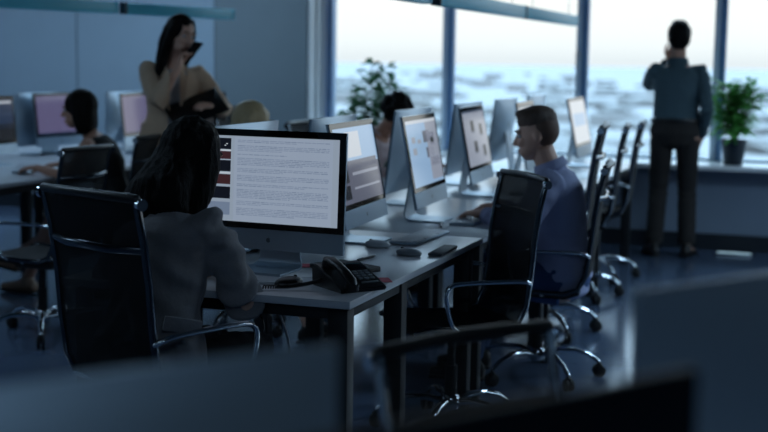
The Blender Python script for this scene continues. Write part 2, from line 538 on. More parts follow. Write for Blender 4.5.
M_LOGO = mat('grey_logo', '5d666f', .3)
def monitor(label, loc, heading, screen='off', tilt=6, w=.528, black=False, z0=.74, group='all in one monitors on the desks', h_scale=1.):
    """heading: direction the screen faces"""
    t = empty('desktop_computer', (loc[0], loc[1], z0), heading + 180, label, 'computer', group)
    hw = w / 2; k = w / .528 * h_scale
    zt, zc, zb = .450 * k, .132 * k, .066 * k
    Rt = Matrix.Rotation(R(-tilt), 3, 'X'); pv = V((0, .02, .2 * k))
    def fx(o_b):
        for v in o_b.verts: v.co = Rt @ (v.co - pv) + pv
        return o_b
    mm = M_BLACK if black else M_MAC
    b = bmesh.new()                                       # back shell, thin rim swelling towards the middle
    nx, nz = 20, 16
    gr = []
    for j in range(nz + 1):
        row = []
        for i in range(nx + 1):
            x = -hw + w * i / nx; z = zb + (zt - zb) * j / nz
            u, q = 2 * i / nx - 1, 2 * j / nz - 1
            d = .006 + .034 * max(0, 1 - abs(u) ** 2.2) * max(0, 1 - abs(q) ** 2.2)
            row.append(b.verts.new((x, d, z)))
        gr.append(row)
    for j in range(nz):
        for i in range(nx): b.faces.new((gr[j][i], gr[j][i + 1], gr[j + 1][i + 1], gr[j + 1][i]))
    edge = [gr[0][i] for i in range(nx + 1)] + [gr[j][nx] for j in range(1, nz + 1)] + [gr[nz][i] for i in range(nx - 1, -1, -1)] + [gr[j][0] for j in range(nz - 1, 0, -1)]
    fr = [b.verts.new((v.co.x, -.003, v.co.z)) for v in edge]
    for i in range(len(edge)):
        b.faces.new((edge[i], edge[(i + 1) % len(edge)], fr[(i + 1) % len(edge)], fr[i]))
    b.faces.new(fr)
    body = finish('body', fx(b), mm, t)
    b = bmesh.new(); box(b, (0, -.0055, (zt + zc) / 2), (w - .002, .004, zt - zc), .0015); finish('bezel', fx(b), M_BGLASS, t, smooth=False)
    b = bmesh.new(); box(b, (0, -.0045, (zc + zb) / 2), (w - .002, .003, zc - zb - .001), .001); finish('chin', fx(b), mm, t, smooth=False)
    if not black:
        b = bmesh.new(); apple(b, 0, (zc + zb) / 2 - .001, -.0066, .0085); fx(b)
        finish('front_logo', b, M_LOGO, t, smooth=False)
        b = bmesh.new(); apple(b, 0, (zt + zb) / 2 + .04, .0412, .024, flip=-1); fx(b)
        finish('back_logo', b, M_LOGO, t, smooth=False)
    # screen with its picture
    bz = .022 * k
    x0, x1, s0, s1 = -hw + bz, hw - bz, zc + bz * .9, zt - bz
    y = -.0079
    b = bmesh.new(); W, H = x1 - x0, s1 - s0
    def r(a, c, d, e, mi, lv=1): quad(b, x0 + a * W, x0 + c * W, s1 - e * H, s1 - d * H, y - .0003 * lv, mi)
    mats = [M_BGLASS]
    quad(b, x0, x1, s0, s1, y, 0)
    if screen == 'doc':
        mats = [S_BACK, S_PAGE, S_LINE, S_LINE2, S_DARK, S_RED, S_WHT]
        r(.232, .955, .012, .992, 1)
        q = random.Random(3)
        yy = .045
        for para, nl in ((0, 2), (1, 4), (2, 1), (3, 5), (4, 3), (5, 4), (6, 2), (7, 6), (8, 3), (9, 5), (10, 3)):
            for k2 in range(nl):
                end = .93 if k2 < nl - 1 else q.uniform(.42, .80)
                xx = .255
                while xx < end - .01:
                    ww = q.uniform(.015, .06); e = min(end, xx + ww)
                    r(xx, e, yy, yy + .0085, 2 if q.random() < .7 else 3, 2)
                    xx = e + .006
                yy += .0185
            yy += .0265
            if yy > .95: break
        for (d, e, c) in ((.03, .16, 4), (.185, .275, 5), (.29, .42, 4), (.455, .57, 5), (.60, .74, 4), (.78, .93, 3)):
            r(.02, .205, d, e, c, 1)
        for k2 in range(9):
            xx = q.uniform(.05, .17); r(xx, xx + .012, .05 + .01 * k2, .062 + .01 * k2, 6, 2)
        r(.02, .205, .165, .182, 6); r(.02, .205, .43, .447, 6)
    elif screen == 'thumbs':
        mats = [S_GREY, S_DARK, S_WHT, S_MID]
        r(0, 1, 0, .035, 3)
        for (a, d) in ((.30, .18), (.68, .26), (.34, .56), (.72, .66)):
            r(a, a + .15, d, d + .20, 1); r(a, a + .15, d + .215, d + .228, 3)
    elif screen == 'photo':
        mats = [S_LBLUE, S_GREY, S_SUIT, S_DARK, S_WHT]
        for (a, c, d, e, m_) in ((.0, 1, 0, .05, 4), (.62, 1., .05, .95, 1), (.50, .72, .18, .36, 2), (.72, .88, .22, .42, 2), (.55, .80, .44, .60, 2), (.66, .95, .60, .74, 2), (.12, .24, .25, .34, 1), (.12, .24, .42, .52, 1), (.3, .42, .3, .36, 1), (.74, .84, .30, .38, 3)):
            r(a, c, d, e, m_, 1 if m_ != 3 else 2)
    elif screen == 'split':
        mats = [S_LBLUE, S_SUIT, S_DARK, S_GREY, S_WHT]
        r(0, 1, .50, 1, 1); r(.05, .95, .44, .56, 1); r(.25, .6, .06, .40, 4); r(.05, .2, .55, .72, 2, 2); r(.05, .2, .76, .94, 2, 2); r(.3, .95, .6, .64, 3, 2); r(.3, .95, .8, .83, 3, 2)
    elif screen == 'lilac':
        mats = [S_LIL, S_NAVY]
        r(0, 1, .96, 1, 1)
    elif screen == 'dark':
        mats = [S_NAVY, S_WHT, S_DARK, S_MID]
        r(0, .97, .05, .10, 1); r(0, 1, .60, .66, 2); r(0, 1, .68, 1, 2); r(.0, 1, .36, .375, 3)
    elif screen == 'white':
        mats = [S_WHT, S_LBLUE]
        r(.1, .9, .3, .6, 1)
    finish('screen', fx(b), mats, t, smooth=False)
    # bent foot
    b = bmesh.new()
    pr = [(-.115, .002), (-.11, .010), (.045, .010), (.062, .018), (.066, .036), (.052, .20 * k), (.030, .27 * k), (.020, .27 * k), (.040, .19 * k), (.054, .030), (.050, .018), (.04, .0165), (-.11, .0165)]
    path = [(-.105, .004), (-.03, .004), (.055, .005), (.078, .014), (.084, .032), (.066, .15 * k), (.044, .255 * k)]
    up = []
    hwid = .088 * k
    prev = None
    rs = []
    for i, (yy, zz) in enumerate(path):
        a = path[max(0, i - 1)]; c = path[min(len(path) - 1, i + 1)]
        n = V((0, -(c[1] - a[1]), c[0] - a[0])).normalized() * .004
        wd = hwid * (1 if i < 3 else 1 - .08 * (i - 2))
        p = V((0, yy, zz))
        rs.append([p + n + V((-wd, 0, 0)), p + n + V((wd, 0, 0)), p - n + V((wd, 0, 0)), p - n + V((-wd, 0, 0))])
    rings(b, rs)
    finish('stand', b, M_BLACK if black else M_MAC, t, angle=30)
    return t

E_ = 90    # faces +X
monitor('white document on the screen of the large near monitor facing the woman in grey', (-1.835, 4.02), 183, 'doc', 3, w=.57)
monitor('monitor showing a split page, half hidden behind the large near monitor', (-1.80, 4.83), 87, 'split', 11, w=0.57)
monitor("monitor with a pale blue picture page, in front of the seated man's keyboard", (-1.765, 5.60), 87, 'photo', 11, w=0.57)
monitor('monitor with small dark thumbnails on a grey page, beside the seated man', (-1.845, 6.78), 87, 'thumbs', 11, w=0.57)
monitor("monitor half hidden just behind the seated man's face", (-1.80, 7.86), 87, 'dark', 11, w=0.57)
monitor('bright white monitor against the glass, right of the seated man\'s head', (-1.70, 9.0), 90, 'white', 12, w=0.57)  # screen glows white to imitate glare on its glass
monitor('silver monitor back with pale top edge, just right of the near document monitor', (-2.07, 5.12), -92, 'white', 7, w=0.57)
monitor('silver monitor back standing just left of the pale blue picture screen', (-2.06, 6.18), -90, 'white', 7, w=0.57)
monitor('silver monitor back standing left of the grey thumbnail screen', (-2.09, 7.32), -90, 'white', 7, w=0.57)
monitor('silver monitor back with its mark, standing right of the grey thumbnail screen', (-2.10, 8.27), -90, 'white', 7, w=0.57)
monitor("farthest silver monitor back, just above the seated man's forehead", (-2.14, 9.35), -90, 'white', 7, w=0.57)
monitor('pale silver monitor back hiding the blond woman\'s face', (-2.14, 4.42), -90, 'white', 5, w=0.57)
monitor('dark blue screen with a white bar at the far left edge', (-5.22, 7.05), 90, 'dark', 4)
monitor('lilac screen behind the head of the woman in black', (-5.36, 8.05), 96, 'lilac', 6)
monitor('lilac screen behind the shoulder of the standing woman', (-4.95, 8.46), 84, 'lilac', 6)
monitor('shadowed monitor back left of the lilac screen by the woman in black', (-5.5, 7.98), -90, 'dark', 2)
monitor('shadowed monitor back left of the lilac screen by the standing woman', (-5.27, 8.8), -90, 'dark', 2)
monitor('black monitor right behind the standing woman\'s tablet', (-4.78, 9.10), 120, 'off', 4, black=True)
# foreground, blurred
def fgmon(label, p, q, back, w, black=False):
    p, q = V(p), V(q)
    d = (q - p).normalized()
    c = q - d * (w / 2) if back < 0 else p + d * (w / 2)
    n = V((d.y, -d.x))
    if n.dot(-c) < 0: n = -n
    hd = math.degrees(math.atan2(n.x, n.y))
    return monitor(label, (c.x, c.y), hd if black else hd + 180, 'off', 0, w=w, black=black, group='foreground monitors', h_scale=.528 / w * 1.03)
fgmon('blurred blue grey monitor back filling the bottom left corner', (-.647, .879), (-.448, 1.136), -1, .60)
fgmon('blurred blue grey monitor back in the lower right corner', (-.219, 1.552), (-.075, 1.763), 1, .60)
fgmon('blurred black monitor at the bottom, in front of the right blue grey one', (-.301, .900), (-.111, 1.174), -1, .60, True)

# ------------------------------------------------------------------ office chairs (face local +Y)
def rail_pts(s):
    x = .215 * s
    return [V((x, .235, .455)), V((x, .18, .470)), V((x, .02, .455)), V((x, -.13, .452)), V((x, -.195, .475)), V((x, -.228, .54)), V((x, -.245, .66)), V((x, -.257, .80)), V((x, -.276, .93)), V((x, -.302, 1.045))]
def build_chair(label, group):
    t = empty('office_chair', (0, 0, 0), 0, label, 'chair', group)
    for s in (-1, 1):
        b = bmesh.new(); tube(b, rail_pts(s), .0095, 10, dome=True, flat=1.3)
        o = finish('side_rail', b, M_RAIL, t)
        b = bmesh.new(); tube(b, [(.215 * s + .012 * s, -.297, 1.03), (.215 * s + .026 * s, -.299, 1.03)], .017, 14, dome=False)
        finish('cap_bolt', b, M_CHROME, o)
    pts = rail_pts(1)
    def sheet(i0, i1, name, m, bow, th, sub=5):
        seq = []
        for i in range(i0, i1):
            for k in range(sub): seq.append(pts[i].lerp(pts[i + 1], k / sub))
        seq.append(pts[i1].copy())
        b = bmesh.new(); nx = 12
        n = len(seq)
        nr = []
        for i in range(n):
            tg = (seq[min(n - 1, i + 1)] - seq[max(0, i - 1)]).normalized()
            nr.append(V((0, tg.z, -tg.y)))
        lay = []
        for sgn in (0, 1):
            g = []
            for p, q in zip(seq, nr):
                row = []
                for k in range(nx + 1):
                    u = 2 * k / nx - 1
                    row.append(b.verts.new(V((.206 * u, p.y, p.z)) - q * (bow * (1 - u * u) + th * sgn)))
                g.append(row)
            lay.append(g)
        for g in lay:
            for i in range(n - 1):
                for k in range(nx): b.faces.new((g[i][k], g[i][k + 1], g[i + 1][k + 1], g[i + 1][k]))
        for i in range(n - 1):
            for k in (0, nx): b.faces.new((lay[0][i][k], lay[0][i + 1][k], lay[1][i + 1][k], lay[1][i][k]))
        for k in range(nx):
            for i in (0, n - 1): b.faces.new((lay[0][i][k], lay[0][i][k + 1], lay[1][i][k + 1], lay[1][i][k]))
        return finish(name, b, m, t)
    sheet(0, 4, 'seat', M_SEATF, -.004, .028)
    sheet(4, 9, 'backrest', M_MESH, .018, .004)
    b = bmesh.new(); tube(b, [(-.215, -.302, 1.045), (-.1, -.317, 1.047), (0, -.322, 1.048), (.1, -.317, 1.047), (.215, -.302, 1.045)], .0135, 10, dome=True)
    finish('top_bar', b, M_BLACK, t)
    b = bmesh.new(); tube(b, [(-.213, -.273, .90), (-.1, -.306, .897), (.1, -.306, .897), (.213, -.273, .90)], .008, 10, flat=1.5)
    finish('cross_bar', b, M_RAIL, t)
    b = bmesh.new(); tube(b, [(-.213, -.03, .443), (.213, -.03, .443)], .010, 8); tube(b, [(-.213, .17, .455), (.213, .17, .455)], .010, 8); tube(b, [(-.213, -.2, .47), (.213, -.2, .47)], .010, 8)
    finish('seat_spreader', b, M_CHROME, t)
    for s in (-1, 1):
        x = .232 * s
        b = bmesh.new()
        lp = [(.222 * s, -.243, .632), (x + .012 * s, -.225, .646), (x + .012 * s, -.18, .652), (x + .012 * s, .06, .652), (x + .012 * s, .105, .645), (x + .012 * s, .128, .622), (x + .010 * s, .118, .55), (x, .095, .48), (.222 * s, .06, .455)]
        q = []
        for i in range(len(lp) - 1):
            for k in range(3): q.append(V(lp[i]).lerp(V(lp[i + 1]), k / 3))
        q.append(V(lp[-1]))
        for _ in range(2):
            q = [q[0]] + [(q[i - 1] + q[i] * 2 + q[i + 1]) / 4 for i in range(1, len(q) - 1)] + [q[-1]]
        tube(b, q, .0092, 10, dome=True)
        o = finish('armrest', b, M_CHROME, t)
    b = bmesh.new(); box(b, (0, 0, .408), (.17, .24, .045), .012); box(b, (0, .02, .435), (.1, .3, .02), .005); tube(b, [(.08, .05, .405), (.22, .05, .40)], .006, 8); box(b, (.225, .05, .40), (.05, .02, .012), .004)
    finish('tilt_mechanism', b, M_BLACK, t)
    b = bmesh.new(); lathe(b, [(.026, .10), (.026, .27)], seg=16); lathe(b, [(.017, .26), (.017, .39)], seg=16)
    finish('gas_column', b, M_BLACKM, t)
    b = bmesh.new(); lathe(b, [(.032, .085), (.040, .095), (.040, .135), (.030, .148)], seg=20)
    finish('hub', b, M_CHROME, t)
    for k in range(5):
        a = 2 * PI * k / 5 + .35
        d = V((math.sin(a), math.cos(a), 0))
        b = bmesh.new()
        pp = [d * .03 + V((0, 0, .118)), d * .10 + V((0, 0, .135)), d * .18 + V((0, 0, .133)), d * .25 + V((0, 0, .112)), d * .30 + V((0, 0, .078))]
        tube(b, pp, [.019, .018, .016, .014, .012], 10, dome=True, flat=.8)
        o = finish('leg', b, M_CHROME, t)
        b = bmesh.new()
        side = V((-d.y, d.x, 0))
        cc = d * .305 + V((0, 0, .030))
        for s in (-1, 1):
            c0 = cc + side * (.013 * s)
            tube(b, [c0 - side * .009, c0 - side * .006, c0 + side * .006, c0 + side * .009], [.024, .030, .030, .024], 16)
        tube(b, [cc, cc + V((0, 0, .05))], .007, 8)
        box(b, cc + V((0, 0, .026)), (.03, .03, .022), .006)
        finish('caster', b, M_RUBBER, o)
    return t
CH = build_chair('black mesh office chair with chrome rails behind the woman in grey', 'office chairs')
def chair(label, x, y, heading, sc=1., group='office chairs', first=False):
    o = CH if first else dup(CH, (x, y, 0), heading)
    o.location = (x, y, 0); o.rotation_euler = (0, 0, -R(heading)); o.scale = (sc, sc, sc)
    o['label'] = label; o['group'] = group
    return o
chair('black mesh office chair with chrome rails behind the woman in grey', -1.932, 3.50, 21.6, 1.03, first=True)
chair('empty black mesh chair turned from the desk edge, nearest on the window side', -1.405, 4.83, -128, .975)
chair('black mesh chair the man in the blue grey shirt sits on', -1.27, 5.81, -97, .97)
chair('empty black mesh chair right behind the seated man', -1.50, 6.80, -97, 1.09)
chair('middle one of the three empty chairs beyond the seated man', -1.54, 7.95, -97, 1.04)
chair('empty chair farthest along the desk, closest to the standing man', -1.55, 8.72, -95, 1.03)
chair('black chair under the woman in the black sleeveless top', -4.14, 6.76, -92, .95, group='chairs of the back bench')
chair('empty black chair standing in front of the woman in black', -3.87, 5.63, -88, .96, group='chairs of the back bench')
chair('dark chair back seen beside the blond hair', -3.30, 7.35, 92, 1.1)
chair('chair under the blond woman', -3.02, 6.17, 85, .95)
chair('chair under the curly haired person', -3.06, 7.86, 95)
chair('black chair frame blurred in the foreground, left of the black monitor', -.365, 2.02, 123, .94, group='foreground chair')
for c_ in COL.objects:
    if c_.parent and c_.parent.get('group') == 'foreground chair' and c_.name.startswith('backrest'):
        c_.material_slots[0].link = 'OBJECT'; c_.material_slots[0].material = M_MESHT
    if c_.parent and c_.parent.get('group') == 'foreground chair' and c_.name.startswith('side_rail'):
        c_.material_slots[0].link = 'OBJECT'; c_.material_slots[0].material = M_CHROME

# ------------------------------------------------------------------ hanging lamps
def pendant(label, p, q, cap0, cap1, group, z=1.75):
    p, q = V((*p, z + .04)), V((*q, z + .04))
    d = q - p; ln = d.length
    hd = math.degrees(math.atan2(d.x, d.y))
    t = empty('pendant_lamp', (*(p + q).to_2d() / 2, z), hd, label, 'lamp', group)
    b = bmesh.new(); box(b, (0, 0, .042), (.05, ln, .075), .004); finish('housing', b, M_TEAL, t)
    b = bmesh.new(); box(b, (0, 0, .003), (.036, ln - .03, .006), .001); finish('diffuser', b, mat('teal_diffuser', '4fbfd4', .5), t)
    for s, c in ((-1, cap0), (1, cap1)):
        b = bmesh.new(); box(b, (0, s * (ln / 2 + .012), .042), (.054, .026, .08), .003); finish('end_cap', b, M_DARKCAP if c else M_TEAL, t)
        b = bmesh.new(); tube(b, [(0, s * (ln / 2 - .25), .078), (0, s * (ln / 2 - .25), CEIL - z)], .0022, 6); finish('cable', b, M_ALU, t)
    return t
pendant('teal hanging lamp bar ending at the top left of the bright windows', (-1.97, 2.6), (-1.97, 6.17), 0, 0, 'lamps over the long bench')
pendant('teal hanging lamp bar with a dark end, crossing the middle window', (-1.97, 6.36), (-1.97, 8.21), 1, 0, 'lamps over the long bench')
pendant('short teal lamp bar ending at the window post with the handle', (-1.97, 8.28), (-1.97, 10.0), 1, 0, 'lamps over the long bench')
pendant('teal lamp bar above the standing woman, right of the dark joint', (-4.66, 7.80), (-4.41, 8.92), 1, 0, 'lamps over the back bench')
pendant('teal lamp bar above the woman in black, left of the dark joint', (-5.20, 5.6), (-4.69, 7.70), 0, 0, 'lamps over the back bench')

# ------------------------------------------------------------------ things on the desks
DZ = .7402
def phone(x, y, heading):
    t = empty('desk_phone', (x, y, DZ), heading, 'black desk phone with its handset resting, at the near corner of the desk', 'phone')
    b = bmesh.new()                                     # wedge body: low front, high back
    hw = .092
    pr = [(-.105, 0), (-.108, .014), (-.06, .030), (.06, .074), (.092, .078), (.104, .066), (.100, 0)]
    rings(b, [[V((-hw, p[0], p[1])) for p in pr], [V((hw, p[0], p[1])) for p in pr]])
    bmesh.ops.bevel(b, geom=[e for e in b.edges], offset=.004, segments=2, affect='EDGES')
    finish('body', b, M_BLACK, t, angle=30)
    sl = math.atan2(.044, .12)
    Rm = Matrix.Rotation(sl, 3, 'X')
    def on(x, v, h): return V((x, -.06, .030)) + Rm @ V((0, v, h))
    b = bmesh.new(); box(b, on(.042, .098, .003), (.078, .045, .007), .002, Rm); finish('display', b, M_BGLASS, t, angle=30)
    for i in range(3):
        for j in range(4):
            b = bmesh.new(); box(b, on(.018 + .024 * i, .060 - .0165 * j, .003), (.017, .010, .007), .002, Rm)
            finish('key', b, mat('grey_phone_key', '6d7479', .4), t)
    b = bmesh.new(); box(b, on(.042, -.014, .002), (.07, .008, .005), .002, Rm); finish('side_button_row', b, mat('grey_phone_key', '6d7479', .4), t)
    # handset on the left, high arched grip between two cups
    b = bmesh.new()
    pts = [on(-.052, -.055, .014), on(-.052, -.035, .026), on(-.052, .01, .034), on(-.052, .06, .034), on(-.052, .105, .028), on(-.052, .128, .016)]
    tube(b, pts, [.019, .021, .018, .018, .021, .019], 14, dome=True, flat=.8)
    for v_ in (-.048, .120):
        tube(b, [on(-.052, v_, .004), on(-.052, v_, .026)], [.026, .024], 16, dome=False)
    finish('handset', b, M_BLACK, t)
    return t
phone(-1.465, 3.825, -52).scale = (.92, .92, .92)
b = bmesh.new()                                         # coiled cord from handset to the left
P0, P1, P2 = V((-1.535, 3.755, DZ + .028)), V((-1.58, 3.715, DZ + .007)), V((-1.70, 3.67, DZ + .007))
pts = []
for i in range(260):
    u = i / 259
    c = P0.lerp(P1, u).lerp(P1.lerp(P2, u), u)
    a = u * 2 * PI * 30
    pts.append(c + V((0, math.cos(a) * .005, .002 + math.sin(a) * .005)))
tube(b, pts, .0024, 6)
tag(finish('phone_cord', b, M_BLACK), 'black coiled cord lying left of the desk phone', 'cord')

def mouse(label, x, y, heading, m, s=1.):
    t = empty('computer_mouse', (x, y, DZ), heading, label, 'mouse', 'mice on the desks')
    b = bmesh.new()
    ell(b, (0, 0, .010), .030 * s, .056 * s, .019 * s)
    for v in b.verts: v.co.z = max(0, v.co.z)
    finish('shell', b, m, t)
    b = bmesh.new(); tube(b, [(-.003, .03 * s, .0245 * s), (.003, .03 * s, .0245 * s)], .006, 12); finish('scroll_wheel', b, M_RUBBER, t)
    return t
mouse('black mouse between the woman in grey and the desk phone', -1.655, 3.775, 20, M_BLACK, 1.05)
mouse('grey mouse alone near the right edge of the bench', -1.50, 4.55, -75, mat('grey_mouse', '8d959b', .3))
mouse('white mouse behind the near document monitor corner', -1.68, 4.70, -80, M_WHITE)
mouse("white mouse beside the seated man's far hand", -1.58, 6.22, -80, M_WHITE)

def keyboard(label, x, y, heading, w=.42):
    t = empty('keyboard', (x, y, DZ), heading, label, 'keyboard', 'keyboards on the desks')
    b = bmesh.new(); box(b, (0, 0, .006), (w, .115, .010), .003); finish('tray', b, M_MAC, t)
    b = bmesh.new()
    for j in range(6):
        if j == 0:
            box(b, (0, -.044, .0125), (w * .35, .0145, .004), .001)
            for k in (-1, 1): 
                for i in range(3): box(b, (k * w * (.24 + .08 * i), -.044, .0125), (w * .065, .0145, .004), .001)
        else:
            n = 14
            for i in range(n): box(b, ((i - (n - 1) / 2) * w * .069, -.044 + .0178 * j, .0125), (w * .060, .0145, .004), .001, seg=1)
    finish('keys', b, M_KEY, t)
    return t
keyboard('slim keyboard behind the desk phone on the first bench desk', -1.60, 5.00, -88)
keyboard("slim keyboard under the seated man's hands", -1.56, 5.68, -90)
keyboard('slim keyboard on the desk beyond the seated man', -1.62, 7.05, -90)
keyboard('keyboard under the hands of the woman in black', -4.72, 6.85, -90)

def sheet(name, label, x, y, rot, w, h, m, z=DZ, t=.0012, cat='paper'):
    b = bmesh.new(); nx = 6
    for s in (0, 1):
        pass
    box(b, (0, 0, t / 2), (w, h, t))
    o = finish(name, b, m, smooth=False)
    o.location = (x, y, z); o.rotation_euler = (0, 0, R(rot))
    return tag(o, label, cat)
sheet('paper_sheet', 'white sheet of paper under the near monitor foot, left of the phone', -1.70, 4.08, 12, .21, .297, M_PAPER)
sheet('sticky_note', 'pink note on the desk right behind the near monitor corner', -1.72, 4.16, 20, .12, .07, M_PINK, DZ + .0016, .003, 'note')
sheet('sticky_note', 'pink note peeking out right of the desk phone', -1.44, 3.97, 30, .13, .08, M_PINK, DZ, .003, 'note')
sheet('paper_sheet', 'white sheet of paper half under the desk phone at the desk edge', -1.46, 3.90, 6, .15, .21, M_PAPER)
b = bmesh.new(); box(b, (0, 0, .009), (.15, .21, .018), .003)
o = finish('notebook', b, M_BLACKM, angle=30); o.location = (-1.60, 4.14, DZ); o.rotation_euler = (0, 0, R(62)); tag(o, 'closed dark notebook lying behind the desk phone', 'notebook')
b = bmesh.new(); box(b, (0, 0, .007), (.055, .24, .012), .003)
o = finish('notebook', b, mat('grey_notebook', '3a4149', .6), angle=30); o.location = (-1.405, 4.68, DZ); o.rotation_euler = (0, 0, R(2)); tag(o, 'narrow grey notebook lying along the right edge of the bench', 'notebook')
def pen(label, p, q, m):
    p, q = V((*p, DZ + .0055)), V((*q, DZ + .0055)); d = (q - p).normalized()
    t = empty('pen', (0, 0, 0), 0, label, 'pen', 'pens on the desks')
    b = bmesh.new(); tube(b, [p, p + (q - p) * .86, q], [.0048, .0048, .0012], 10); finish('barrel', b, m, t)
    b = bmesh.new(); tube(b, [p + V((0, 0, .005)), p + d * .04 + V((0, 0, .0055))], .0014, 6); finish('clip', b, M_CHROME, t)
pen('white pen lying left of the black mouse', (-1.79, 3.74), (-1.68, 3.78), M_WHITE)
pen('dark pen lying near the seated man\'s hands', (-1.62, 5.36), (-1.66, 5.50), M_BLACK)
pen('dark pen lying in front of the first keyboard on the bench', (-1.62, 4.32), (-1.60, 4.46), M_BLACK)
# cables hanging below the near desk
def cable(label, pts, r, m):
    q = [V(p) for p in pts]
    s = []
    for i in range(len(q) - 1):
        for k in range(6): s.append(q[i].lerp(q[i + 1], k / 6))
    s.append(q[-1])
    for _ in range(6): s = [s[0]] + [(s[i - 1] + 2 * s[i] + s[i + 1]) / 4 for i in range(1, len(s) - 1)] + [s[-1]]
    b = bmesh.new(); tube(b, s, r, 8)
    tag(finish('cable', b, m), label, 'cable', 'cables under the desk')
cable('pale cable hanging from the near desk beside the bare calves', [(-1.86, 4.12, .714), (-1.87, 4.13, .62), (-1.80, 4.14, .45), (-1.83, 4.15, .2), (-1.78, 4.2, .006), (-1.6, 4.24, .006)], .005, M_DESKE)
cable('dark cable looping under the near desk edge', [(-2.0, 4.16, .714), (-1.99, 4.16, .60), (-1.90, 4.15, .52), (-1.96, 4.15, .40), (-2.05, 4.16, .2), (-2.05, 4.2, .005)], .004, M_BLACK)

# added glowing strip imitates a glint of light on the floor
t = empty('glint_strip', (-.70, 10.20, 0), 0, 'small pale strip set glowing as a painted glint on the floor at the foot of the back wall', 'lamp')
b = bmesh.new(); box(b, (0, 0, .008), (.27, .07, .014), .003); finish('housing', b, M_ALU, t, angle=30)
b = bmesh.new(); box(b, (0, 0, .0165), (.25, .05, .004), .001); finish('diffuser', b, mat('painted_glint', (.5, .6, .65), .5, emit=.55, ecol=(.55, .85, 1.)), t, angle=30)

# ------------------------------------------------------------------ plants
def plant(label, x, y, z, pot_h, pot_r, h, spread, nleaf, ls, m, seed, base_h=.1, droop=.3):
    q = random.Random(seed)
    t = empty('potted_plant', (x, y, z), 0, label, 'plant', 'potted plants by the windows')
    b = bmesh.new()
    lathe(b, [(pot_r * .72, 0), (pot_r * .76, .004), (pot_r, pot_h * .93), (pot_r * 1.05, pot_h * .94), (pot_r * 1.05, pot_h), (pot_r * .94, pot_h), (pot_r * .9, pot_h * .9)], seg=28)
    finish('pot', b, M_POT, t)
    b = bmesh.new(); lathe(b, [(.01, pot_h * .90), (pot_r * .91, pot_h * .905), (pot_r * .5, pot_h * .93), (.01, pot_h * .935)], seg=20); finish('soil', b, M_SOIL, t)
    bs = bmesh.new(); tips = []
    for i in range(9):
        a = 2 * PI * i / 9 + q.uniform(-.3, .3)
        rr = spread * q.uniform(.25, .85)
        hh = h * q.uniform(.55, 1.0) * (1 - .25 * (rr / spread) ** 2)
        pts = []
        for k in range(7):
            u = k / 6
            pts.append(V((math.cos(a) * (rr * u ** 1.3 + .02), math.sin(a) * (rr * u ** 1.3 + .02), pot_h * .9 + hh * u)) + V((q.uniform(-1, 1), q.uniform(-1, 1), 0)) * .012 * u)
        tube(bs, pts, [.007 - .0008 * k for k in range(7)], 6)
        tips.append(pts)
    bl = bmesh.new()
    for i in range(nleaf):
        pts = q.choice(tips)
        u = base_h + (1 - base_h) * q.random() ** .8
        k = min(5, int(u * 6)); p = pts[k].lerp(pts[k + 1], u * 6 - k)
        a = q.uniform(0, 2 * PI); e = q.uniform(-.3, .9)
        d = V((math.cos(a) * math.cos(e), math.sin(a) * math.cos(e), math.sin(e)))
        st = q.uniform(.02, .09)
        p2 = p + d * st
        tube(bs, [p, p2], .0018, 4)
        L_ = ls * q.uniform(.7, 1.25); Wd = L_ * q.uniform(.26, .36)
        sd = d.cross(V((q.uniform(-.4, .4), q.uniform(-.4, .4), 1))).normalized()
        up = sd.cross(d).normalized()
        mid, l, r_ = [], [], []
        prof = [(0, .05), (.2, .72), (.45, 1.), (.72, .72), (1., .02)]
        for s, wv in prof:
            c = p2 + d * (L_ * s) - V((0, 0, 1)) * (droop * L_ * s * s)
            mid.append(bl.verts.new(c - up * (.10 * Wd * wv))); l.append(bl.verts.new(c + sd * (Wd * wv) + up * (.12 * Wd))); r_.append(bl.verts.new(c - sd * (Wd * wv) + up * (.12 * Wd)))
        for j in range(4):
            bl.faces.new((mid[j], mid[j + 1], l[j + 1], l[j])); bl.faces.new((mid[j], r_[j], r_[j + 1], mid[j + 1]))
    finish('stems', bs, M_STEM, t)
    finish('leaves', bl, m, t)
    return t
plant('bushy green plant in a dark pot on the sill, right of the standing man', -.76, 10.45, .685, .20, .098, .50, .16, 560, .085, M_LEAF, 5)
plant('tall airy plant against the bright left window, above the curly haired person', -3.46, 9.55, 0., .34, .16, 1.19, .20, 420, .095, M_LEAF2, 11, .35)

# ------------------------------------------------------------------ people
X3, Y3, Z3 = V((1, 0, 0)), V((0, 1, 0)), V((0, 0, 1))
def rotv(v, ax, deg): return Matrix.Rotation(R(deg), 3, ax) @ v

def ik(a, t, l1, l2, pole):
    d = t - a; L = min(d.length, (l1 + l2) * .995)
    n = d.normalized(); t = a + n * L
    x = (l1 * l1 - l2 * l2 + L * L) / (2 * L)
    h = math.sqrt(max(0, l1 * l1 - x * x))
    p = (pole - n * pole.dot(n)).normalized()
    return a + n * x + p * h, t

class Fig:
    pass

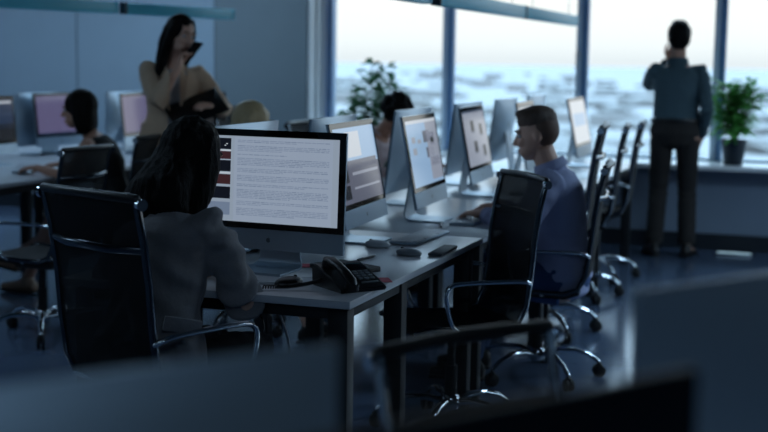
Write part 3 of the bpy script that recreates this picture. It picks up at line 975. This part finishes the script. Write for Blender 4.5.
def hand(bm, w, d, nrm, side, curl, s, thumb_in=.5):
    """d: pointing direction, nrm: palm normal (towards what the palm faces); side: +1 puts the thumb towards +across"""
    d = d.normalized(); nrm = (nrm - d * nrm.dot(d)).normalized()
    ac = d.cross(nrm).normalized() * side
    kn = w + d * (.092 * s)
    loft(bm, [(w - d * .01 * s, ac, nrm, .026 * s, .019 * s), (w + d * .03 * s, ac, nrm, .036 * s, .017 * s), (w + d * .065 * s, ac, nrm, .041 * s, .015 * s), (kn, ac, nrm, .040 * s, .012 * s)], 14)
    for i, (o, ln) in enumerate(((.030, .072), (.010, .082), (-.010, .077), (-.029, .060))):
        p = kn + ac * (o * s) - d * (.012 * s) * (1 if i in (0, 3) else .4)
        dd = (d + ac * (o * 2.2)).normalized()
        pts, rr = [p - dd * .02 * s], [.0095 * s]
        pts.append(p); rr.append(.0092 * s)
        for k, f in enumerate((.45, .32, .26)):
            dd = rotv(dd, ac, (curl[k] if hasattr(curl, '__len__') else curl) * (1 if ac.cross(dd).dot(nrm) > 0 else -1))
            p = p + dd * (ln * f * s); pts.append(p); rr.append((.0088, .0082, .0070)[k] * s)
        tube(bm, pts, rr, 10, dome=True)
    p = w + d * (.022 * s) + ac * (.026 * s)
    td = (d * .75 + ac * .75 + nrm * thumb_in).normalized()
    t2 = (d * .95 + ac * .25 + nrm * thumb_in * .8).normalized()
    t3 = (d * 1. + ac * .02 + nrm * thumb_in).normalized()
    tube(bm, [p - td * .012 * s, p, p + td * .042 * s, p + td * .042 * s + t2 * .032 * s, p + td * .042 * s + t2 * .032 * s + t3 * .024 * s], [.012 * s, .0145 * s, .0115 * s, .0105 * s, .0085 * s], 10, dome=True)

def person(label, loc, heading, hip=.93, lean=0., side=0., female=False, skin=None, head=(0, 0, 0), neck_pitch=0.,
           arms=None, legs=None, twist=0., sc=1., shoulders=1., neck=.075):
    """arms/legs: dict L/R -> (target, pole[, hand dir, palm normal, curl]); coordinates local to the figure, forward +Y, right +X"""
    F = Fig()
    F.root = empty('person', loc, heading, label, 'person')
    F.sc = sc; F.female = female
    F.P = V((0, 0, hip))
    k = sc
    # spine
    p = F.P.copy(); F.spine = [p.copy()]; F.dir = []
    for i in range(5):
        a = lean * (.35 + .26 * i)
        d = V((math.sin(R(side) * (i + 1) / 5 * 1.4), math.sin(R(a)) , math.cos(R(a)))).normalized()
        p = p + d * (.104 * k); F.spine.append(p.copy()); F.dir.append(d)
    F.N = p
    t = F.dir[-1]
    rt = rotv(X3, 'Z', -twist); rt = (rt - t * rt.dot(t)).normalized()
    F.rt = rt; F.ft = t.cross(rt).normalized()       # forward of the chest
    if F.ft.y < 0 and abs(twist) < 80: F.ft = -F.ft
    hw = 1. if not female else .90
    prof = [(-.075, .12, .095), (0., .168, .118), (.11, .152, .108), (.21, .138, .100), (.31, .152, .112), (.41, .160, .112), (.475, .135, .085), (.515, .075, .066)]
    if female: prof = [(-.075, .125, .098), (0., .172, .118), (.11, .142, .102), (.21, .118, .088), (.31, .134, .112), (.41, .140, .104), (.475, .118, .078), (.515, .062, .056)]
    def at(s):
        u = s / .104
        if u <= 0: return F.P + F.dir[0] * (s * k), F.dir[0]
        i = min(4, int(u)); f = u - i
        return F.spine[i].lerp(F.spine[i + 1], min(1.4, f)), F.dir[i]
    def secs(grow, s0=-1, s1=9, wide=1.):
        out = []
        for s, w_, d_ in prof:
            if s < s0 or s > s1: continue
            c, dr = at(s)
            u = max(0, min(1, s / .45))
            r_ = X3.lerp(rt, u); r_ = (r_ - dr * r_.dot(dr)).normalized()
            f_ = dr.cross(r_).normalized()
            out.append((c, r_, f_, (w_ * k + grow) * wide, d_ * k + grow))
        return out
    F.at, F.secs = at, secs
    # head frame
    yaw, pitch, roll = head
    nd = (t + F.ft * math.sin(R(neck_pitch))).normalized()
    hf = rotv(F.ft - Z3 * F.ft.z, 'Z', -yaw).normalized()
    hr = hf.cross(Z3).normalized()
    hf = Matrix.Rotation(R(pitch), 3, hr) @ hf
    hu = hr.cross(hf).normalized()
    hu = Matrix.Rotation(R(roll), 3, hf) @ hu; hr = hf.cross(hu).normalized()
    F.hf, F.hu, F.hr = hf, hu, hr
    F.H = F.N + nd * (neck * k) + hu * (.112 * k) + hf * (.020 * k)
    F.HM = Matrix((hr, hf, hu)).transposed()
    bm = bmesh.new()
    loft(bm, secs(0), 22)
    tube(bm, [F.N - t * .03, F.N + nd * .03, F.H - hu * (.07 * k) - hf * .012], [.062 * k * hw, .056 * k * hw, .054 * k * hw], 14)
    def hp(a, b_, c): return F.H + (hr * a + hf * b_ + hu * c) * k
    F.hp = hp
    ell(bm, hp(0, -.008, .022), .074 * k, .094 * k, .094 * k, F.HM)
    ell(bm, hp(0, .030, -.035), .060 * k, .064 * k, .082 * k, F.HM)
    ell(bm, hp(0, .052, -.090), .034 * k, .036 * k, .028 * k, F.HM)
    for s in (-1, 1):
        ell(bm, hp(.030 * s, .050, -.070), .030 * k, .045 * k, .034 * k, F.HM, sub=2)
        ell(bm, hp(.034 * s, .070, -.028), .022 * k, .022 * k, .022 * k, F.HM, sub=2)
        ell(bm, hp(.028 * s, .084, .022), .026 * k, .012 * k, .009 * k, F.HM, sub=2)
        ell(bm, hp(.074 * s, -.006, -.010), .010 * k, .020 * k, .031 * k, F.HM, sub=2)
    tube(bm, [hp(0, .088, .018), hp(0, .100, -.008), hp(0, .112, -.030)], [.007 * k, .009 * k, .0125 * k], 10, dome=True)
    ell(bm, hp(0, .098, -.036), .017 * k, .010 * k, .009 * k, F.HM, sub=2)
    ell(bm, hp(0, .086, -.066), .023 * k, .012 * k, .010 * k, F.HM, sub=2)
    # arms
    sw = (.178 if not female else .152) * k * shoulders
    la, lf = (.295 if not female else .275) * k, (.258 if not female else .24) * k
    F.arm = {}
    for sd, s in (('L', -1), ('R', 1)):
        tgt, pole, hd, pn, curl = arms[sd]
        A = F.N - t * (.055 * k) + rt * (s * sw)
        E_, W = ik(A, V(tgt), la, lf, V(pole))
        F.arm[sd] = (A, E_, W)
        q = 1. if not female else .84
        ch = F.N - t * (.075 * k) + rt * (s * sw * .55)
        tube(bm, [ch, A, A.lerp(E_, .35), A.lerp(E_, .75), E_, E_.lerp(W, .25), E_.lerp(W, .6), W], [.058 * q * k, .058 * q * k, .050 * q * k, .043 * q * k, .039 * q * k, .042 * q * k, .036 * q * k, .026 * q * k], 14, dome=True)
        hd = V(hd) if hd else (W - E_)
        hand(bm, W, hd, V(pn), s * (1 if True else -1), curl, (1. if not female else .92) * k)
    # legs
    F.leg = {}
    lt, lc = .425 * k, .42 * k
    for sd, s in (('L', -1), ('R', 1)):
        tgt, pole, toe = legs[sd]
        A = F.P + X3 * (s * .092 * k) - Z3 * .02
        K_, An = ik(A, V(tgt), lt, lc, V(pole))
        F.leg[sd] = (A, K_, An, V(toe).normalized())
        q = 1. if not female else .95
        tube(bm, [A, A.lerp(K_, .25), A.lerp(K_, .7), K_, K_.lerp(An, .28), K_.lerp(An, .65), An], [.090 * q * k, .084 * q * k, .064 * q * k, .055 * q * k, .056 * q * k, .043 * q * k, .036 * q * k], 16, dome=True)
        tv = V(toe).normalized()
        tube(bm, [An, An + tv * .03 - Z3 * .025, An + tv * .09 * k - Z3 * .045, An + tv * .15 * k - Z3 * .052], [.038 * k, .040 * k, .036 * k, .026 * k], 12, dome=True, flat=.8)
    F.skin = skin or M_SKIN
    me = remesh(bm, .0058, 4)
    F.body = link('body', me, F.skin, F.root)
    # eyes, brows, lips
    for s in (-1, 1):
        b = bmesh.new(); ell(b, hp(.030 * s, .079, .002), .0125 * k, .012 * k, .0095 * k, F.HM, sub=2)
        e = finish('eye', b, M_EYE, F.body)
        b = bmesh.new(); ell(b, hp(.031 * s, .0885, .002), .0055 * k, .003, .0055 * k, F.HM, sub=2); finish('iris', b, M_IRIS, e)
    return F

def brows(F, m):
    for s in (-1, 1):
        b = bmesh.new()
        tube(b, [F.hp(.012 * s, .0955, .024), F.hp(.030 * s, .0965, .030), F.hp(.048 * s, .084, .025)], [.0035, .0042, .002], 6, dome=True)
        finish('eyebrow', b, m, F.root)
def lips(F):
    b = bmesh.new(); ell(b, F.hp(0, .094, -.0615), .020, .007, .0055, F.HM, sub=2); ell(b, F.hp(0, .094, -.071), .017, .008, .006, F.HM, sub=2)
    finish('lips', b, M_LIP, F.root)

def top(F, name, m, grow=.014, sleeve=1., s0=-.06, cuff=.036, upper=.062, amp=.004, freq=14, hem=None, wide=1., seed=1., collar=True, voxel=.0075, folds=True, fold=1., extra=()):
    """shirt or jacket: torso and sleeves, sleeve = fraction of the forearm covered (-1: sleeveless)"""
    bm = bmesh.new()
    ss = F.secs(grow, s0, .48, wide)
    loft(bm, ss, 26)
    c, d = F.at(.50); f = ss[-1]
    t = F.dir[-1]
    if collar:
        tube(bm, [F.N - t * .05 - F.ft * .012, F.N + t * .012 - F.ft * .010], [.082 * F.sc * (.9 if F.female else 1), .066 * F.sc * (.9 if F.female else 1)], 18)
    if hem: loft(bm, hem, 24)
    fl = []
    q = .86 if F.female else 1.
    for sd, s in (('L', -1), ('R', 1)):
        A, E_, W = F.arm[sd]
        ch = F.N - t * .085 + F.rt * (s * .09)
        if sleeve < 0: continue
        pts = [ch, A - t * .004, A.lerp(E_, .25), A.lerp(E_, .6), A.lerp(E_, .9), E_]
        rr = [.068 * q, upper * 1.06, upper, upper * .93, upper * .88, upper * .84]
        if sleeve > 0:
            n = 4
            for k in range(1, n + 1):
                u = sleeve * k / n
                pts.append(E_.lerp(W, u)); rr.append(upper * .84 + (cuff - upper * .84) * (k / n))
        # soften the elbow
        tube(bm, pts, rr, 18)
        if folds:
            ax = (W - A).normalized()
            fl.append((E_, ax, .095, .0055 * fold, 105)); fl.append((A.lerp(E_, .12), (E_ - A).normalized(), .09, .004 * fold, 85)); fl.append((E_.lerp(W, .75), (W - E_).normalized(), .08, .004 * fold, 95))
    me = remesh(bm, voxel, 5)
    wrinkle(me, amp, freq, folds=fl + list(extra), seed=seed)
    return link(name, me, m, F.root)

def trousers(F, name, m, grow=.014, thigh=.098, knee=.074, ankle=.062, end=.97, amp=.004, seed=3.):
    bm = bmesh.new()
    loft(bm, F.secs(grow + .008, -.2, .12), 24)
    fl = []
    for sd in 'LR':
        A, K_, An, tv = F.leg[sd]
        tube(bm, [A, A.lerp(K_, .3), A.lerp(K_, .8), K_, K_.lerp(An, .3), K_.lerp(An, .7), K_.lerp(An, end)], [thigh, thigh * .96, knee * 1.06, knee, knee * .98, (knee + ankle) / 2, ankle], 18)
        fl.append((K_, (An - A).normalized(), .10, .005, 90)); fl.append((An, (An - K_).normalized(), .09, .006, 80))
    me = remesh(bm, .008, 5)
    wrinkle(me, amp, 12, folds=fl, seed=seed)
    return link(name, me, m, F.root)

def shoes(F, m, heel=0.):
    for sd in 'LR':
        A, K_, An, tv = F.leg[sd]
        b = bmesh.new()
        sd_ = tv.cross(Z3).normalized()
        g = An - Z3 * .075
        loft(b, [(g - tv * .055 + Z3 * .035, sd_, Z3, .034, .036), (g + tv * .0 + Z3 * .040, sd_, Z3, .037, .042), (g + tv * .07 + Z3 * .032, sd_, Z3, .040, .034), (g + tv * .14 + Z3 * .024, sd_, Z3, .044, .025), (g + tv * .19 + Z3 * .020, sd_, Z3, .034, .020)], 16)
        tube(b, [g + Z3 * .03 - tv * .02, An + Z3 * .01], [.040, .043], 14)
        me = remesh(b, .006, 4)
        o = link('shoe', me, m, F.root)
        b = bmesh.new()
        box(b, (0, 0, 0), (.078, .26, .014), .006)
        Mr = Matrix((sd_, tv, Z3)).transposed()
        for v in b.verts: v.co = Mr @ v.co + g + tv * .065 + Z3 * (-.001)
        finish('sole', b, M_RUBBER, o)

def hair_obj(F, bm, m, voxel=.006, it=4, amp=.003, seed=1.):
    me = remesh(bm, voxel, it)
    ns = [v.normal.copy() for v in me.vertices]
    for v, n in zip(me.vertices, ns):
        p = v.co
        q = V((p.x * 55, p.y * 55, p.z * 5)) + V((seed, seed, 0))
        v.co = p + n * (amp * noise.noise(q) + amp * .6 * noise.noise(q * 2.3))
    me.update()
    return link('hair', me, m, F.root)

def sitting_legs(hipz, dx=.1, fy=.42, foot=.36, toe=(0, 1, 0), z=.085):
    return {'L': ((-dx, foot, z), (0, .6, 1), toe), 'R': ((dx, foot, z), (0, .6, 1), toe)}

def wl(F_loc, heading, p):
    """world point -> figure-local"""
    h = R(heading); d = V(p) - V(F_loc)
    f = V((math.sin(h), math.cos(h), 0)); r = V((math.cos(h), -math.sin(h), 0))
    return V((d.dot(r), d.dot(f), d.z))
def wd(heading, d):
    return wl((0, 0, 0), heading, d)

# --- woman in grey, from behind
L0, H0 = (-1.98, 3.445, 0), 10
F = person('woman with long dark hair in a grey blazer, seated with her back to us', L0, H0, hip=.50, lean=18, side=-3, female=True, sc=1.0, head=(8, -14, 4), neck_pitch=14,
    arms={'R': (wl(L0, H0, (-1.86, 3.78, .785)), (.62, -.25, -.75), wd(H0, (-.75, .55, -.05)), (0, 0, -1), 18),
          'L': (wl(L0, H0, (-2.06, 3.80, .78)), (-.8, -.2, -.6), wd(H0, (.2, 1, -.05)), (0, 0, -1), 22)},
    legs=sitting_legs(.545, .085, .42, .38), shoulders=1.02)
hem = [F.secs(.03, -.2, .12)[0], F.secs(.03, -.2, .12)[1]]
c0 = F.P
hem = [(c0 + V((0, .01, -.06)), X3, Y3, .222, .118), (c0 + V((0, .0, 0)), X3, Y3, .210, .124), (c0 + V((0, 0, .12)), X3, Y3, .185, .135)]
o = top(F, 'blazer', M_BLAZER, .026, 1.0, -.06, .042, .063, amp=.010, freq=7.5, hem=hem, seed=4., wide=1.06, fold=3.4, voxel=.0065,
    extra=[(F.P + V((.06, -.13, .10)), V((.8, 0, .6)).normalized(), .17, .014, 70), (F.P + V((-.06, -.13, .12)), V((-.75, 0, .6)).normalized(), .15, .012, 75), (F.P + V((.12, -.10, .30)), V((.5, 0, .85)).normalized(), .13, .010, 80), (F.arm['R'][0] - Z3 * .05, V((.3, .2, .9)).normalized(), .12, .009, 80)])
b = bmesh.new()                                            # flap of the hip pocket
sx = F.P + V((.165, -.045, .17))
box(b, sx, (.014, .12, .045), .004, Matrix.Rotation(R(-35), 3, 'Z') @ Matrix.Rotation(R(-12), 3, 'X')); finish('pocket_flap', b, M_BLAZER, o)
A, E1, W1 = F.arm['R']
for i in range(3):
    b = bmesh.new(); p_ = E1.lerp(W1, .72 + .085 * i); ax = (W1 - E1).normalized(); oo = (X3 * .8 - Y3 * .5); oo = (oo - ax * oo.dot(ax)).normalized()
    ell(b, p_ + oo * (.049 - .003 * i), .006, .006, .006, sub=2); finish('cuff_button', b, M_BLACK, o)
trousers(F, 'trousers', M_DARKT, .012)
shoes(F, M_SHOE)
b = bmesh.new()
ell(b, F.hp(0, -.014, .024), .088, .104, .104, F.HM)
D = F.dir[-1]
ns = F.N - F.ft * .10
def rg(p, w_, d_, f=None): return (p, F.rt, F.ft, w_, d_)
loft(b, [rg(F.hp(0, -.03, .05), .082, .075), rg(F.hp(-.004, -.045, -.03), .094, .078), rg(F.N + Z3 * .055 - F.ft * .045 - F.rt * .012, .110, .072), rg(F.N - Z3 * .03 - F.ft * .075 - F.rt * .030, .140, .062), rg(F.N - Z3 * .10 - F.ft * .095 - F.rt * .055, .150, .048), rg(F.N - Z3 * .16 - F.ft * .105 - F.rt * .075, .125, .034)], 22)
for s in (-1, 1):
    tube(b, [F.hp(.062 * s, -.01, .05), F.hp(.080 * s, -.01, -.03), F.hp(.084 * s, -.02, -.11), F.hp(.082 * s, -.03, -.19)], [.042, .050, .052, .040], 12, dome=True)
hair_obj(F, b, M_HAIRD, seed=2., amp=.0045)
brows(F, M_HAIRD); lips(F)

# --- man at the bench
L1, H1 = (-1.165, 5.81, 0), -98
F = person('man in a blue grey shirt with short hair, typing at the bench in profile', L1, H1, hip=.485, lean=10, sc=.985, head=(2, -10, 0), neck=.052, neck_pitch=6, shoulders=1.12,
    arms={'R': (wl(L1, H1, (-1.51, 5.96, .785)), (.6, -.3, -.7), wd(H1, (-.95, -.12, -.1)), (0, 0, -1), (24, 22, 15)),
          'L': (wl(L1, H1, (-1.50, 5.64, .785)), (-.7, -.3, -.7), wd(H1, (-.95, .10, -.1)), (0, 0, -1), (24, 22, 15))},
    legs=sitting_legs(.545, .12, .42, .40), skin=M_SKIN)
hem = [(F.P + V((0, .0, -.06)), X3, Y3, .188, .128), (F.P + V((0, .0, .02)), X3, Y3, .188, .130), (F.P + V((0, .0, .14)), X3, Y3, .178, .130)]
o = top(F, 'shirt', M_SHIRT, .026, .96, -.06, .038, .071, amp=.006, freq=10, hem=hem, seed=8.)
b = bmesh.new()                                            # turned down collar
t_ = F.dir[-1]
tube(b, [F.N - t_ * .012 - F.ft * .012, F.N + t_ * .030 - F.ft * .006], [.085, .072], 22)
finish('collar', b, M_SHIRT, o)
trousers(F, 'jeans', M_JEAN)
shoes(F, M_SHOE)
b = bmesh.new()
ell(b, F.hp(0, -.008, .068), .0750, .0935, .0660, F.HM)
ell(b, F.hp(0, .036, .106), .053, .056, .022, F.HM)
hair_obj(F, b, M_HAIRB, amp=.0018, seed=5.)
b = bmesh.new()
ell(b, F.hp(0, -.022, .020), .0745, .0835, .0895, F.HM)
me = remesh(b, .006, 3); link('faded_sides', me, mat('cropped_hair', '6f5648', .7, nscale=200, namt=.3), F.root)
brows(F, M_HAIRB); lips(F)

# --- man at the window, from behind
L2, H2 = (-1.155, 9.90, 0), -6
F = person('man standing at the window with his back to us, dark teal shirt', L2, H2, hip=.945, lean=-1, side=0, sc=1.02, head=(-4, 6, 0),
    arms={'L': ((-.07, .20, 1.50), (-.75, .25, -1), (.3, .1, .9), (.2, -.9, .1), 30),
          'R': ((.195, .05, .92), (.35, -1, 0), (-.25, .3, -1), (-1, 0, 0), 25)},
    legs={'L': ((-.125, .0, .085), (0, 1, 0), (-.35, 1, 0)), 'R': ((.12, .0, .085), (0, 1, 0), (.35, 1, 0))}, skin=M_SKIN2, shoulders=.93)
hem = [(F.P + V((0, 0, .075)), X3, Y3, .166, .122), (F.P + V((0, 0, .16)), X3, Y3, .172, .124), (F.P + V((0, 0, .3)), X3, Y3, .168, .122)]
o = top(F, 'shirt', M_TEALS, .018, .94, .08, .040, .062, amp=.005, freq=10, hem=hem, seed=11.)
b = bmesh.new(); tube(b, [F.N - Z3 * .01 - F.ft * .006, F.N + Z3 * .040 - F.ft * .004], [.084, .070], 20); finish('collar', b, M_TEALS, o)
trousers(F, 'trousers', M_TROU, .012, .092, .072, .066)
b = bmesh.new()
tp = []
for i in range(33):
    a = 2 * PI * i / 32; tp.append(V((.178 * math.cos(a), .131 * math.sin(a), F.P.z + .10)))
tube(b, tp, .012, 8, flat=1.6); finish('belt', b, M_BLACK, F.root)
shoes(F, M_SHOE)
b = bmesh.new()
ell(b, F.hp(0, -.014, .030), .088, .106, .098, F.HM); ell(b, F.hp(0, -.045, -.012), .080, .064, .080, F.HM); ell(b, F.hp(0, .03, .1), .06, .06, .028, F.HM)
hair_obj(F, b, M_HAIRD, amp=.003, seed=6.)

# --- standing woman with a tablet
L3, H3 = (-3.85, 6.96, 0), 140
F = person('standing woman in an open beige blazer, phone at her mouth, tablet in hand', L3, H3, hip=.915, lean=2, side=-3, female=True, sc=.985, head=(-24, -12, -7), neck_pitch=5,
    arms={'R': ((-.01, .205, 1.40), (.7, -.5, -.6), (-.25, .05, 1), (-.8, .2, .1), (45, 50, 35)),
          'L': ((-.235, .215, 1.175), (-.9, -.4, -1), (.85, .35, .12), (.1, -.4, -.9), (18, 25, 20))},
    legs={'L': ((-.085, .0, .085), (0, 1, 0), (-.2, 1, 0)), 'R': ((.085, .02, .085), (0, 1, 0), (.2, 1, 0))})
o = top(F, 'white_top', M_WTOP, .008, -1, -.02, amp=.002, collar=False, folds=False, voxel=.006)
# open blazer: torso shell with the front cut away
bm = bmesh.new()
hem = [(F.P + V((0, -.015, -.16)), X3, Y3, .215, .145), (F.P + V((0, -.012, 0)), X3, Y3, .205, .145), (F.P + V((0, -.008, .15)), X3, Y3, .172, .125)]
bz = top(F, 'blazer', M_BEIGE, .026, .97, -.06, .046, .066, amp=.006, freq=9, hem=hem, seed=14.)
bm = bmesh.new(); bm.from_mesh(bz.data)
cut = []
for f in bm.faces:
    c = f.calc_center_median(); h = c.z
    if h > F.N.z + .02: continue
    wv = .012 + .055 * max(0, min(1, (h - .85) / .5))
    sp = F.at(max(0, (h - F.P.z)))[0]
    if abs(c.x - sp.x) < wv and c.y > sp.y + .05 and h < F.N.z + .01: cut.append(f)
bmesh.ops.delete(bm, geom=cut, context='FACES')
bm.to_mesh(bz.data); bm.free()
sm = bz.modifiers.new('cloth', 'SOLIDIFY'); sm.thickness = .006; sm.offset = -1
for s in (-1, 1):                                          # lapels
    b = bmesh.new()
    pp = [(.055, .060, 1.435), (.080, .118, 1.34), (.055, .138, 1.22), (.030, .142, 1.12), (.032, .136, 1.20), (.034, .130, 1.30), (.040, .095, 1.40)]
    vs = [b.verts.new(V((p[0] * s, p[1] + .012, p[2]))) for p in pp]
    f = b.faces.new(vs); r_ = bmesh.ops.extrude_face_region(b, geom=[f])
    for v in [g_ for g_ in r_['geom'] if isinstance(g_, bmesh.types.BMVert)]: v.co += V((0, .008, 0))
    finish('lapel', b, M_BEIGE, bz, smooth=False)
trousers(F, 'trousers', M_DARKT, .012)
shoes(F, M_SHOE)
b = bmesh.new()
ell(b, F.hp(0, -.020, .026), .084, .100, .100, F.HM)
loft(b, [rg(F.hp(0, -.05, .04), .080, .060), rg(F.hp(0, -.058, -.05), .090, .056), rg(F.N + Z3 * .02 - F.ft * .06, .100, .045), rg(F.N - Z3 * .10 - F.ft * .105, .105, .03)], 18)
for s in (-1, 1):
    tube(b, [F.hp(.050 * s, .022, .085), F.hp(.076 * s, .010, .02), F.hp(.082 * s, .0, -.07), F.hp(.082 * s, -.012, -.16)] + ([F.N + F.rt * (.100 * s) + F.ft * .075 - Z3 * .05, F.N + F.rt * (.100 * s) + F.ft * .105 - Z3 * .15] if s > 0 else []), [.020, .026, .032, .034] + ([.036, .02] if s > 0 else []), 10, dome=True)
hair_obj(F, b, M_HAIRD, seed=9., amp=.003)
brows(F, M_HAIRD); lips(F)
STW = F
WR = F.arm['R'][2]; WLf = F.arm['L'][2]

def world_of(F, p):
    return Matrix.Translation(F.root.location) @ F.root.rotation_euler.to_matrix().to_4x4() @ V(p)
# phone held at her mouth, tablet on the other hand
def held(name, label, cat, c, size, Rm, m, m2):
    t = empty(name, c, 0, label, cat)
    t.rotation_euler = Rm.to_euler()
    b = bmesh.new(); box(b, (0, 0, 0), size, min(size) * .35); finish('body', b, m, t, angle=30)
    b = bmesh.new(); box(b, (0, 0, size[2] / 2), (size[0] * .92, size[1] * .94, .001)); finish('screen', b, m2, t, smooth=False)
    return t
def basis(x, y):
    x = V(x).normalized(); y = V(y); y = (y - x * y.dot(x)).normalized(); return Matrix((x, y, x.cross(y))).transposed()
Rz = Matrix.Rotation(-R(H3), 3, 'Z')
Fq = STW
pa = (Fq.hf * .55 + Fq.hu * .8).normalized()
hc = world_of(Fq, Fq.hp(-.008, .112, -.110) + pa * .045)
held('mobile_phone', "dark phone held slanting up in front of the standing woman's mouth", 'phone', hc, (.070, .150, .009), Rz @ basis(Fq.hr, pa), M_BLACK, M_BGLASS)
tcn = world_of(Fq, WLf + V((.115, -.005, -.015)))
held('tablet', 'black tablet folder held flat against her waist by the standing woman', 'tablet', tcn, (.34, .23, .014), Rz @ basis((.93, .0, -.36), (0, -.80, .60)), M_BLACK, M_BLACKM)

# --- woman in black at the left
L4, H4 = (-4.12, 6.77, 0), -104
F = person('woman with dark bobbed hair in a sleeveless black top, in profile at the left desk', L4, H4, hip=.525, lean=20, female=True, sc=.94, head=(-6, -6, 0), neck_pitch=14, skin=M_SKIN2,
    arms={'R': (wl(L4, H4, (-4.60, 6.90, .785)), (.3, -1, -.7), wd(H4, (-1, .05, -.08)), (0, 0, -1), 16),
          'L': (wl(L4, H4, (-4.58, 6.62, .785)), (-.3, -1, -.6), wd(H4, (-1, .1, -.08)), (0, 0, -1), 16)},
    legs={'L': (wl(L4, H4, (-4.66, 6.62, .09)), (0, .6, 1), wd(H4, (-1, .1, 0))), 'R': (wl(L4, H4, (-4.95, 6.74, .16)), (0, .6, 1), wd(H4, (-1, .2, .1)))})
top(F, 'top', M_BTOP, .012, -1, -.06, amp=.003, collar=False, folds=False)
bm = bmesh.new(); loft(bm, F.secs(.018, -.2, .12), 22)
for sd in 'LR':
    A, K_, An, tv = F.leg[sd]; tube(bm, [A, A.lerp(K_, .4), A.lerp(K_, .8)], [.10, .095, .085], 16)
me = remesh(bm, .008, 5); wrinkle(me, .003, 12); link('skirt', me, M_DARKT, F.root)
shoes(F, M_TANSH)
b = bmesh.new()
ell(b, F.hp(0, -.018, .026), .086, .102, .100, F.HM)
loft(b, [rg(F.hp(0, -.04, .03), .084, .070), rg(F.hp(0, -.05, -.05), .090, .066), rg(F.hp(0, -.050, -.115), .088, .060), rg(F.hp(0, -.050, -.15), .080, .050)], 18)
for s in (-1, 1):
    tube(b, [F.hp(.064 * s, .010, .06), F.hp(.080 * s, .002, -.01), F.hp(.082 * s, -.008, -.085), F.hp(.078 * s, -.012, -.135)], [.026, .032, .034, .026], 10, dome=True)
hair_obj(F, b, M_HAIRD, seed=12., amp=.003)
brows(F, M_HAIRD); lips(F)

# --- blond woman behind the monitors
L5, H5 = (-3.05, 6.12, 0), 80
F = person('blond woman mostly hidden behind the monitors, only her hair showing above', L5, H5, hip=.50, lean=10, female=True, sc=.91, head=(18, -16, 0), neck_pitch=10,
    arms={'R': (wl(L5, H5, (-2.58, 5.98, .79)), (.6, -.4, -.7), wd(H5, (1, 0, -.08)), (0, 0, -1), 18),
          'L': (wl(L5, H5, (-2.58, 6.30, .79)), (-.6, -.4, -.7), wd(H5, (1, 0, -.08)), (0, 0, -1), 18)},
    legs={'L': (wl(L5, H5, (-2.55, 6.16, .09)), (0, .6, 1), wd(H5, (1, 0, 0))), 'R': (wl(L5, H5, (-2.50, 5.98, .09)), (0, .6, 1), wd(H5, (1, -.2, 0)))})
top(F, 'blouse', M_WTOP, .014, .9, amp=.004, seed=17.)
bm = bmesh.new(); loft(bm, F.secs(.018, -.2, .12), 22)
for sd in 'LR':
    A, K_, An, tv = F.leg[sd]; tube(bm, [A, A.lerp(K_, .4), A.lerp(K_, .85)], [.10, .095, .085], 16)
me = remesh(bm, .008, 5); wrinkle(me, .003, 12); link('skirt', me, M_DARKT, F.root)
shoes(F, M_SHOE)
b = bmesh.new()
ell(b, F.hp(0, -.016, .026), .088, .104, .104, F.HM)
loft(b, [rg(F.hp(0, -.04, .03), .086, .070), rg(F.hp(0, -.055, -.06), .094, .060), rg(F.N + Z3 * .0 - F.ft * .07, .105, .05), rg(F.N - Z3 * .11 - F.ft * .10, .10, .03)], 18)
for s in (-1, 1):
    tube(b, [F.hp(.062 * s, .03, .07), F.hp(.084 * s, .025, .0), F.hp(.090 * s, .02, -.09), F.hp(.09 * s, .02, -.2)], [.028, .034, .034, .022], 10, dome=True)
hair_obj(F, b, M_HAIRY, seed=15., amp=.003)
brows(F, M_HAIRY); lips(F)

# --- curly haired person leaning over the desk
L6, H6 = (-2.98, 7.86, 0), 96
F = person('curly dark haired person in dusty pink, leaning over the bench below the plant', L6, H6, hip=.54, lean=26, sc=.96, head=(20, -30, 0), neck_pitch=14, skin=M_SKIN2,
    arms={'R': (wl(L6, H6, (-2.52, 7.66, .79)), (.7, -.3, -.6), wd(H6, (1, .1, -.08)), (0, 0, -1), 20),
          'L': (wl(L6, H6, (-2.50, 8.06, .79)), (-.7, -.3, -.6), wd(H6, (1, 0, -.08)), (0, 0, -1), 20)},
    legs=sitting_legs(.54, .1, .42, .40))
o = top(F, 'pullover', M_ROSE, .020, .95, amp=.006, freq=10, seed=21.)
trousers(F, 'trousers', M_DARKT); shoes(F, M_SHOE)
b = bmesh.new()
ell(b, F.hp(0, -.014, .03), .090, .106, .104, F.HM)
q = random.Random(4)
for i in range(150):
    a, e = q.uniform(0, 2 * PI), q.uniform(-.5, 1.5)
    d = V((math.cos(a) * math.cos(e), math.sin(a) * math.cos(e), math.sin(e)))
    if d.y > .45 and d.z < .55: continue
    p = F.hp(d.x * .092, -.014 + d.y * .106, .03 + d.z * .106)
    ell(b, p, *[q.uniform(.014, .024)] * 3, sub=1)
hair_obj(F, b, M_HAIRD, it=1, amp=.004, seed=18.)
brows(F, M_HAIRD)
